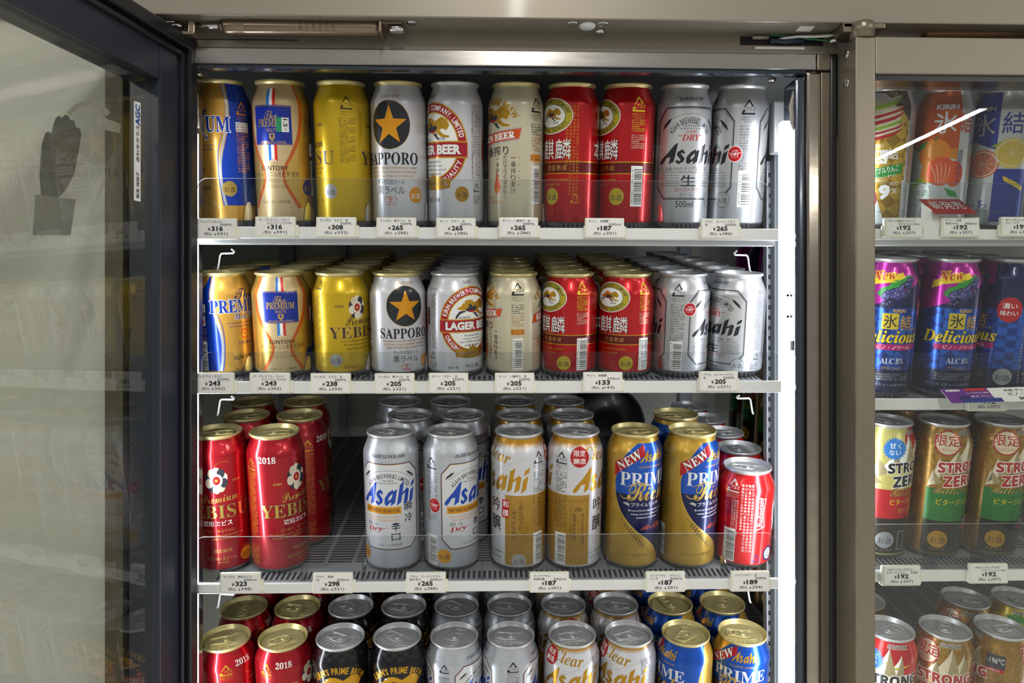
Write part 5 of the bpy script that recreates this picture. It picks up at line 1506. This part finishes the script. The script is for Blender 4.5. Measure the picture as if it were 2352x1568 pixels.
# ------------------------------------------------------------------ price tags
TAGY = .8055
def price_tag(pxc, pyt, l1, l2, price, tax, label, w=91, h=47, left=None):
    k = TAGY / F
    c = P(pxc, pyt + h / 2, TAGY)
    W_, H_ = w * k, h * k
    root = empty('price_tag', (c.x, TAGY, c.z - H_ / 2))
    finish(root, label, 'price tag', 'price tags on the shelf rails')
    mb = MB(); mb.box((-W_ / 2, 0, 0), (W_ / 2, .0055, H_), CREAMP, .0012, 2); mb.box((-W_ / 2 - .0012, .003, .001), (W_ / 2 + .0025, .0062, H_ * .62), CREAMP, .0008)
    mb.obj('tag_holder', root)
    mb = MB(); mb.box((-W_ * .455, -.0004, H_ * .075), (W_ * .455, .0002, H_ * .94), PAPER)
    def wr(s, x, z, ww, hh, bold=0, align=0):
        vs, fs = glyphs(s, bold, 2)
        q = fit(vs, x, z, ww, hh)
        mb.flat(q, fs, PRINT, lambda a, b: Vector((a, -.00065, b)))
    U = H_
    def lng(s): return sum(1.0 if ord(ch) > 0x2000 else (.3 if ch == ' ' else .62) for ch in s)
    a = min(.135 * H_ * lng(l1), W_ * .82); 
    wr(l1, -W_ * .40 + a / 2, H_ * .83, a, H_ * .12)
    if '|' in l2:
        p, q = l2.split('|'); a = min(.135 * H_ * lng(p), W_ * .5); wr(p, -W_ * .40 + a / 2, H_ * .68, a, H_ * .11); l2 = q
    a = min(.15 * H_ * lng(l2) * (1.25 if l2[0].isdigit() else .8), W_ * .82)
    wr(l2, W_ * .41 - a / 2, H_ * .68, a, H_ * .11)
    wr('¥', -W_ * .165, H_ * .465, H_ * .11, H_ * .15, .02); wr(price, W_ * .035, H_ * .49, W_ * .285, H_ * .235, .035)
    wr('(税込', -W_ * .19, H_ * .225, H_ * .38, H_ * .17); wr('¥', -W_ * .01, H_ * .21, H_ * .09, H_ * .12); wr(tax + ')', W_ * .165, H_ * .225, H_ * .5, H_ * .175)
    mb.obj('paper_card', root)

TAGS = [
 (496, 501, 'プレミアムモルツ', '500ML', '316', '341', 'white tag priced 316 at the left end of the topmost rail'),
 (632, 497, 'ザ・プレミアム・モルツ', 'スパークリングＧ500', '316', '341', 'white tag priced 316 under the blue square champagne can'),
 (772, 498, 'サッポロ　エビス　缶', '500ML', '308', '332', 'white tag priced 308 on the topmost rail'),
 (910, 499, 'サッポロ　黒ラベル　缶', '500ML', '265', '286', 'white tag priced 265 under the tall black disc and star can'),
 (1047, 500, 'キリン　ラガー　缶', '500ML', '265', '286', 'white tag priced 265 under the tall red ring can'),
 (1191, 499, 'キリン　一番搾り　缶', '500ML', '265', '286', 'white tag priced 265 under the tall cream can'),
 (1389, 500, 'キリン　本麒麟', '500ml', '187', '201', 'white tag priced 187 under the two tall red cans'),
 (1655, 501, 'アサヒ　スーパードライ', '缶|500ML', '265', '286', 'white tag priced 265 at the right end of the topmost rail'),
 (490, 856, 'プレミアム・モルツ', '350ML', '243', '262', 'white tag priced 243 at the left end of the second rail'),
 (619, 856, 'ザ・プレミアム・モルツ', 'スパークリングＧ350', '243', '262', 'white tag priced 243 under the short blue square can'),
 (759, 857, 'サッポロ　エビス　缶', '350ML', '238', '256', 'white tag priced 238 on the second rail'),
 (906, 857, 'サッポロ　黒ラベル　缶', '350ML', '205', '221', 'white tag priced 205 under the short black disc and star can'),
 (1030, 856, 'キリン　ラガー　缶', '350ML', '205', '221', 'white tag priced 205 under the short red ring can'),
 (1182, 856, 'キリン　一番搾り　缶', '350ML', '205', '221', 'white tag priced 205 under the short cream can'),
 (1385, 854, 'キリン　本麒麟', '350ml', '133', '143', 'white tag priced 133 under the two short red cans'),
 (1651, 852, 'アサヒ　スーパードライ', '缶|350ML', '205', '221', 'white tag priced 205 at the right end of the second rail'),
 (551, 1316, 'サッポロ　琥珀エビス', '500ml', '323', '348', 'white tag priced 323 on the third rail'),
 (764, 1316, 'アサヒ　熟撰', '缶|500ml', '298', '321', 'white tag priced 298 under the empty lane'),
 (978, 1315, 'アサヒ　スーパードライ', '瞬冷辛口|500ml', '265', '286', 'white tag priced 265 on the third rail'),
 (1262, 1314, 'クリアアサヒ', '和撰吟醸|500ml', '187', '201', 'white tag priced 187 under the gold weave cans'),
 (1529, 1313, 'クリアアサヒ　プライム', 'リッチ|500ml', '187', '201', 'white tag priced 187 under the blue and gold cans'),
 (1724, 1312, 'バドワイザー　缶', '350ML', '189', '204', 'white tag priced 189 at the right end of the third rail'),
 (2076, 499, 'キリン氷結ストロング', 'ダブルりんご500ml', '192', '207', 'white tag priced 192 under the apple slices can'),
 (2206, 498, 'キリン　氷結', '清見みかん|500ml', '192', '207', 'white tag priced 192 under the red card with white writing'),
 (2344, 497, 'キリンチューハイ', 'グレープＦ|500', '192', '207', 'white tag priced 192 cut off at the right on the topmost rail'),
 (2270, 898, 'キリン氷結デリシャス', 'ピノ・ノワール500', '192', '207', 'white tag priced 192 half covered by a purple promotion card'),
 (2071, 1299, '-196ストロングゼロ', 'ビターアップル|500', '192', '207', 'white tag priced 192 under the yellow apple can'),
 (2272, 1294, '-196ストロングゼロ', 'ビタージンジャー500', '192', '207', 'white tag priced 192 under the ginger cans'),
]
for t in TAGS: price_tag(*t)

# promotion cards on the right-hand rails
def card(name, px4, Y4, m_, label, art=None):
    """thin stiff card through four pixel corners given with their depths"""
    q = [P(x, y, Y) for (x, y), Y in zip(px4, Y4)]
    q[3] = q[0] + q[2] - q[1]
    n = (q[1] - q[0]).cross(q[3] - q[0]).normalized()
    if n.y > 0: n = -n
    bm = bmesh.new()
    f = [bm.verts.new(v) for v in q]; b = [bm.verts.new(v - n * .0005) for v in q]
    bm.faces.new(f); bm.faces.new(b[::-1])
    for i in range(4): bm.faces.new((f[i], f[(i + 1) % 4], b[(i + 1) % 4], b[i]))
    bmesh.ops.recalc_face_normals(bm, faces=bm.faces[:])
    mb = MB(); mb.bm.free(); mb.bm = bm; mb.mats = [m_]
    def at(a, c, off=.0003):                                      # a, c in 0..1 across and down the card
        return q[0] * (1 - a) * (1 - c) + q[1] * a * (1 - c) + q[2] * a * c + q[3] * (1 - a) * c + n * off
    if art: art(mb, at)
    o = mb.obj(name, None, recalc=False)
    finish(o, label, 'card')
    return o
def word(mb, at, s, a, c, w, h, m_, bold=.02, off=.0004):
    vs, fs = glyphs(s, bold, 2)
    mb.flat(fit(vs, a, -c, w, h), fs, m_, lambda x, y: at(x, -y, off))
REDC = mat('card_red', '9a1420', 0, .35, coat=.4)
o = card('promotion_card', ((2110, 457), (2203, 457), (2246, 491), (2158, 491)), (.84, .84, .80, .80), REDC, 'red slanting card lettered in white above the orange can tag', lambda mb, at: word(mb, at, '新発売', .5, .45, .78, .5, PAPER, .0))
mb = MB(); mb.prism([(px_x(2112, .812), py_z(545, .808)), (px_x(2180, .812), py_z(545, .808)), (px_x(2184, .812), py_z(494, .808)), (px_x(2158, .812), py_z(492, .808)), (px_x(2115, .812), py_z(462, .808))], 1, .8085, .8105, WHITEP)
mb.obj('card_stand', o)
def promo(mb, at):
    def r(a0, c0, a1, c1, m_, off): mb.flat([(a0, c0), (a1, c0), (a1, c1), (a0, c1)], [(0, 1, 2, 3)], m_, lambda x, y: at(x, y, off))
    r(0, 0, .40, 1, mat('card_purple', '6a2a8a', 0, .35, coat=.4), .0003); r(.2, .02, .38, .2, mat('card_red2', 'c03030', 0, .4), .0005); r(.1, .72, .46, 1, mat('card_blue', '2a3a8a', 0, .35), .0004)
    word(mb, at, 'KIRIN', .09, .14, .12, .14, PAPER, .06, .0006); word(mb, at, 'とっておきのご褒美', .29, .34, .19, .1, PAPER, .02, .0006); word(mb, at, '濃い味、デリシャス', .31, .58, .2, .12, PAPER, .02, .0006)
    for k in range(9): mb.flat(ell_pts(.12 + (k % 3) * .03, .55 + (k // 3) * .1, .018, .055, 12), [tuple(range(12))], INK['V2'], lambda x, y: at(x, y, .0007))
    word(mb, at, '氷結 デリシャス', .68, .22, .3, .16, PRINT, .02, .0006); word(mb, at, 'ピノ・ノワール', .72, .48, .34, .2, PRINT, .02, .0006); word(mb, at, '500ml ¥192', .76, .8, .3, .18, PRINT, .03, .0006)
card('promotion_card', ((2160, 894), (2420, 886), (2450, 918), (2206, 924)), (.8015, .8015, .787, .787), PAPER, 'purple and white promotion strip lying on the second rail behind glass', promo)

# ------------------------------------------------------------------ cans
PLACED = {}
def can(name, key, rowkey, px, k, u0, label, group, tab=None, cat='can', X=None):
    me, L, lid = DESIGN[key]
    Y0, Z0 = ROW[rowkey]
    B = Vector((0, Y0, Z0)) + DP * (PITCH * k)
    T = B + AX * (L / 1000)
    x = X if X is not None else px_x(px, T.y)
    for it in range(40):                                          # keep neighbours from touching
        moved = False
        for (x2, d2) in PLACED.get(rowkey[-1], []):
            d = PITCH * k - d2 + (0 if rowkey[0] != 'r' else 0)
            r = math.hypot(x - x2, d)
            if r < 0.06685:
                need = math.sqrt(max(0.0669 ** 2 - d * d, 0))
                x = x2 + (need if x >= x2 else -need); moved = True
        if not moved: break
    PLACED.setdefault(rowkey[-1], []).append((x, PITCH * k))
    B.x = x
    o = link(name, me)
    phi = -math.atan2(x, B.y) - u0 / RB
    o.location = (x, B.y, B.z)
    o.rotation_euler = (Matrix.Rotation(TILT, 3, 'X') @ Matrix.Rotation(phi, 3, 'Z')).to_euler()
    finish(o, label, cat, group)
    ld = link('lid', LIDS[lid][0], o); ld.location = (0, 0, L / 1000)
    ld.rotation_euler = (0, 0, (math.radians(tab) if tab is not None else random.uniform(0, 2 * PI)) - phi)
    tb = link('pull_tab', LIDS[lid][1], ld)
    return o

ORD = ['front', 'second from front', 'third from front', 'fourth from front', 'fifth from front', 'sixth from front', 'seventh from front', 'eighth from front', 'ninth from front']
# topmost shelf
G1 = 'tall cans on the topmost shelf'
for key, px, u0, lab in (
    ('premium_500', 505, 34, 'tall gold can with blue side wave, leftmost on the topmost shelf'),
    ('sparkling_500', 643, 12, 'tall champagne gold can with blue square and small price sticker'),
    ('yellow_500', 783, 52, 'tall yellow gold can with dark serif letters on the topmost shelf'),
    ('star_500', 914, 11.5, 'tall white can with gold star on black disc'),
    ('lager_500', 1045, 30, 'tall white can with red oval ring on the topmost shelf'),
    ('cream_500', 1185, 30, 'tall cream can with orange red band on the topmost shelf'),
    ('red_500', 1311, 41, 'tall red can without barcode in view, left of two on topmost shelf'),
    ('red_500', 1440, 40, 'tall red can with barcode in view, right of two on topmost shelf'),
    ('dry_500', 1573, -10, 'tall silver can with full black slanted logo on the topmost shelf'),
    ('dry_500', 1703, 47, 'tall silver can with barcode, rightmost on the topmost shelf')):
    if key == 'red_500' and px == 1311: u0 = 41 - 104 - 0
    o = can('beer_can', key, '1', px, 0, u0, lab, G1)
    if key == 'sparkling_500': SPARK = o
# sticker of one and a half yen points on the blue square can
def sticker(o, u, v, w, h, build):
    mb = MB(); r = (RB + .45) / 1000
    fn = lambda x, y: Vector((r * math.sin((u + x) / RB), -r * math.cos((u + x) / RB), (v + y) / 1000))
    def rect(x0, y0, x1, y1, m_, lift=0):
        n = 8
        rr = r + lift
        f2 = lambda x, y: Vector((rr * math.sin((u + x) / RB), -rr * math.cos((u + x) / RB), (v + y) / 1000))
        vs = [(x0 + (x1 - x0) * i / n, y) for y in (y0, y1) for i in range(n + 1)]
        mb.flat(vs, [(i, i + 1, n + 2 + i, n + 1 + i) for i in range(n)], m_, f2)
    def wordc(s, x, y, ww, hh, m_, rot):
        vs, fs = glyphs(s, .02, 2); rr = r + .00012
        mb.flat(fit(vs, x, y, ww, hh, rot), fs, m_, lambda a, b: Vector((rr * math.sin((u + a) / RB), -rr * math.cos((u + a) / RB), (v + b) / 1000)))
    build(rect, wordc)
    return mb.obj('price_sticker', o, recalc=False)
GRN = mat('sticker_green', '1f8a5a', 0, .45)
def b1(rect, wordc):
    rect(-7, -8, 7, 8, PAPER); rect(-7, -8, -1, 8, GRN, .00006); wordc('1.5', 3, 2, 9, 4.6, PRINT, -PI / 2); wordc('点', 3, -5, 3, 2.4, PRINT, -PI / 2)
sticker(SPARK, 12.4, 16 + 1.2 * 84, 14, 16, b1)

# second shelf
G2 = 'short cans on the second shelf'
COLS = [
 ('premium_350', (508, 545, 600), -23, 'gold can with blue side wave, {} on the second shelf', 3),
 ('sparkling_350', (642, 674, 705, 729, 752), 1, 'champagne gold can with blue square, {} on the second shelf', 5),
 ('yellow_350', (781, 803, 822, 837, 850, 861, 872), -22, 'yellow gold can, {} on the second shelf', 7),
 ('star_350', (912, 930, 945, 957, 968, 976, 984), -9, 'white can with gold star on black disc, {} on the second shelf', 7),
 ('lager_350', (1044, 1050, 1056, 1061, 1066), -22, 'white can with red oval ring, {} on the second shelf', 5),
 ('cream_350', (1180, 1176, 1172, 1169, 1167), 47, 'cream can with orange red band, {} on the second shelf', 5),
 ('red_350', (1310, 1301, 1290, 1281, 1273, 1266), 33, 'red can in the left red column, {} on the second shelf', 6),
 ('red_350', (1440, 1417, 1398, 1382, 1367, 1353), 25, 'red can in the right red column, {} on the second shelf', 6),
 ('dry_350', (1567, 1538, 1512, 1492, 1474), 56, 'silver can in the left silver column, {} on the second shelf', 5),
 ('dry_350', (1697, 1657, 1621, 1592, 1566, 1542, 1521), 131, 'silver can in the right silver column, {} on the second shelf', 7),
]
for key, pxs, u0, lab, n in COLS:
    for k, px in enumerate(pxs):
        o = can('beer_can', key, '2', px, k, u0 if k == 0 else random.uniform(-90, 90), lab.format(ORD[k]), G2, None if k else random.uniform(-40, 220))
        if key == 'sparkling_350' and k == 0: SP2 = o
def b2(rect, wordc):
    rect(-5, -8, 5, 8, PAPER); rect(-5, -8, 0, 8, INK['R'], .00006); wordc('1-', 2.6, 0, 6, 3, PRINT, PI / 2)
sticker(SP2, 41, 74, 10, 16, b2)

# third shelf
G3 = 'cans on the third shelf'
def col3(key, spots, lab, cat_group=G3):
    for k, px, u0, tab in spots:
        can('beer_can', key, '3', px, k, u0, lab.format(ORD[k]), cat_group, tab)
col3('wine_500', ((0, 498, 7.5, 15), (1, 566, 60, 20), (2, 581, -30, 5)), 'wine red can with gold letters, {} in the leftmost column, third shelf')
col3('wine_500', ((0, 630, -20, 12), (1, 676, -60, 70), (2, 700, -36, 40)), 'wine red can with gold letters, {} in the second column, third shelf')
col3('shunrei_500', ((0, 898, 5, 150), (1, 942, -62, 165), (2, 918, 30, 20)), 'silver can with blue slanted logo, {} of the left silver column, third shelf')
col3('shunrei_500', ((0, 1035, -26, 160), (1, 1063, -120, 20), (2, 1035, 70, 10)), 'silver can with blue slanted logo, {} of the right silver column, third shelf')
col3('weave_500', ((0, 1192, -25.7, -60), (1, 1192, 60, 200), (2, 1182, 140, 15)), 'white and gold weave can, {} of its left column, third shelf')
col3('weave_500', ((0, 1322, 16.5, -20), (1, 1313, 40, 170), (2, 1293, -90, 10)), 'white and gold weave can, {} of its right column, third shelf')
col3('prime_500', ((0, 1459, 0, 10),), 'blue and gold can with red banner, left of two at the third shelf front')
col3('prime_500', ((0, 1590, -12, 5), (1, 1552, 70, 180)), 'blue and gold can with white capitals, {} of the right column, third shelf')
for k, px, u0, tab in ((0, 1717, 0, 160), (1, 1697, -60, 100), (2, 1660, 40, 10), (3, 1622, 90, 60), (4, 1584, -20, 20)):
    can('beer_can', 'bow_350', '3', px, k, u0, 'short bright red can with silver lid, {} on the third shelf'.format(ORD[k]), G3, tab)

# fourth shelf
G4 = 'cans on the lowest shelf in view'
FOUR = [
 ('wine_350', ((518, 50, -160), (561, 30, -90), (590, 10, 40)), 'wine red can with gold lid, {} of the leftmost column, lowest shelf'),
 ('wine_350', ((649, 70, -150), (682, 62, 165), (700, -40, 40)), 'wine red can with gold lid, {} of the second column, lowest shelf'),
 ('black_350', ((780, 3, 150), (804, -34, 140), (822, 60, 10)), 'black can with yellow arched letters, {} of the left black column, lowest shelf'),
 ('black_350', ((910, 0, 140), (923, -50, 170), (933, 60, 10)), 'black can with yellow arched letters, {} of the right black column, lowest shelf'),
 ('shunrei_350', ((1040, 62, 60), (1046, -50, 140), (1049, 10, 10)), 'silver can with blue print, {} of the left silver column, lowest shelf'),
 ('shunrei_350', ((1170, -51, 170), (1166, 70, 170), (1163, 10, 10)), 'silver can with blue print, {} of the right silver column, lowest shelf'),
 ('weave_350', ((1314, 50, 190), (1294, 8, 170), (1281, 70, 10)), 'white can with gold neck, {} of its left column, lowest shelf'),
 ('weave_350', ((1444, 62, 200), (1413, 100, -10), (1391, 40, 10)), 'white can with gold neck, {} of its right column, lowest shelf'),
 ('prime_350', ((1575, 49, 230), (1539, 60, 110), (1510, 60, 10)), 'blue can with gold lid, {} of its left column, lowest shelf'),
 ('prime_350', ((1705, 18, 165), (1659, 50, 60), (1622, 60, 10)), 'blue can with gold lid, {} of its right column, lowest shelf'),
]
for key, spots, lab in FOUR:
    for k, (px, u0, tab) in enumerate(spots):
        can('beer_can', key, '4', px, k, u0, lab.format(ORD[k]), G4, tab)

# right-hand cooler, seen through its closed door and, far back, beside the silver cans
GR = 'flavoured drink cans behind the closed door'
def rcol(key, rowkey, px, u0, lab, ks, shelfname):
    x = px_x(px, YT)
    for k in ks:
        can('drink_can', key if k < 3 or key not in ('bitter_500', 'bitterred_500') else 'ginger_500', rowkey, None, k, u0 if k == 0 else random.uniform(-80, 80), lab.format(ORD[k]) if '{}' in lab else lab, GR, None, 'can', x)
rcol('apple_500', 'r1', 2040, -2, 'tall can with apple slices and gold facets behind glass', (0,), '')
rcol('orange_500', 'r1', 2174, 0, 'tall silver and orange can with mandarin fruit behind glass', (0,), '')
rcol('grape_500', 'r1', 2308, 0, 'tall blue and silver can with cut grapefruit behind glass', (0,), '')
rcol('berry_500', 'r2', 2050, 0, 'dark blue and magenta grape can, {} of the leftmost column behind glass', range(8), '')
rcol('berry_500', 'r2', 2192, -6, 'dark blue and magenta grape can, {} of the second column behind glass', range(3), '')
rcol('berry_500', 'r2', 2324, 48, 'dark blue grape can with red badge, {} of the third column behind glass', range(3), '')
x = px_x(2038, YT)
for k in range(8):
    can('drink_can', 'bitter_500' if k == 0 else 'ginger_500', 'r3', None, k, -22 if k == 0 else (-52, 20, 8, -52, 4, 20, -40)[k - 1], 'pale yellow can with blue starburst and apple behind glass' if k == 0 else 'amber and green can, {} of the leftmost column on third shelf behind glass'.format(ORD[k]), GR, None, 'can', x)
rcol('ginger_500', 'r3', 2167, -16, 'amber and green can, {} of the second column on third shelf behind glass', range(3), '')
rcol('ginger_500', 'r3', 2298, -18, 'amber and green can, {} of the third column on third shelf behind glass', range(3), '')
x = px_x(2042, YT)
for k in range(7):
    can('drink_can', 'bitterred_500' if k == 0 else 'ginger_500', 'r4', None, k, 6 if k == 0 else (40, 20, 8, -52, 4, 20)[k - 1], 'red apple can with blue starburst on the lowest shelf behind glass' if k == 0 else 'amber and green can, {} of the leftmost column on lowest shelf behind glass'.format(ORD[k]), GR, 20 if k == 0 else None, 'can', x)
rcol('ginger_500', 'r4', 2171, 10, 'amber and green can, {} of the second column on lowest shelf behind glass', range(1), '')
x = px_x(2298, YT)
can('drink_can', 'ginger_500', 'r4', None, 0, -50, 'amber can showing its dark printed back, third on lowest shelf behind glass', GR, 10, 'can', x)
can('drink_can', 'ginger_500', 'r4', None, 1, 8, 'amber can behind the third can on the lowest shelf behind glass', GR, -10, 'can', x)
can('drink_can', 'lemon_500', 'r4', None, 1, 8, 'yellow lemon can behind the third can on the lowest shelf behind glass', GR, -20, 'can', px_x(2424, YT))
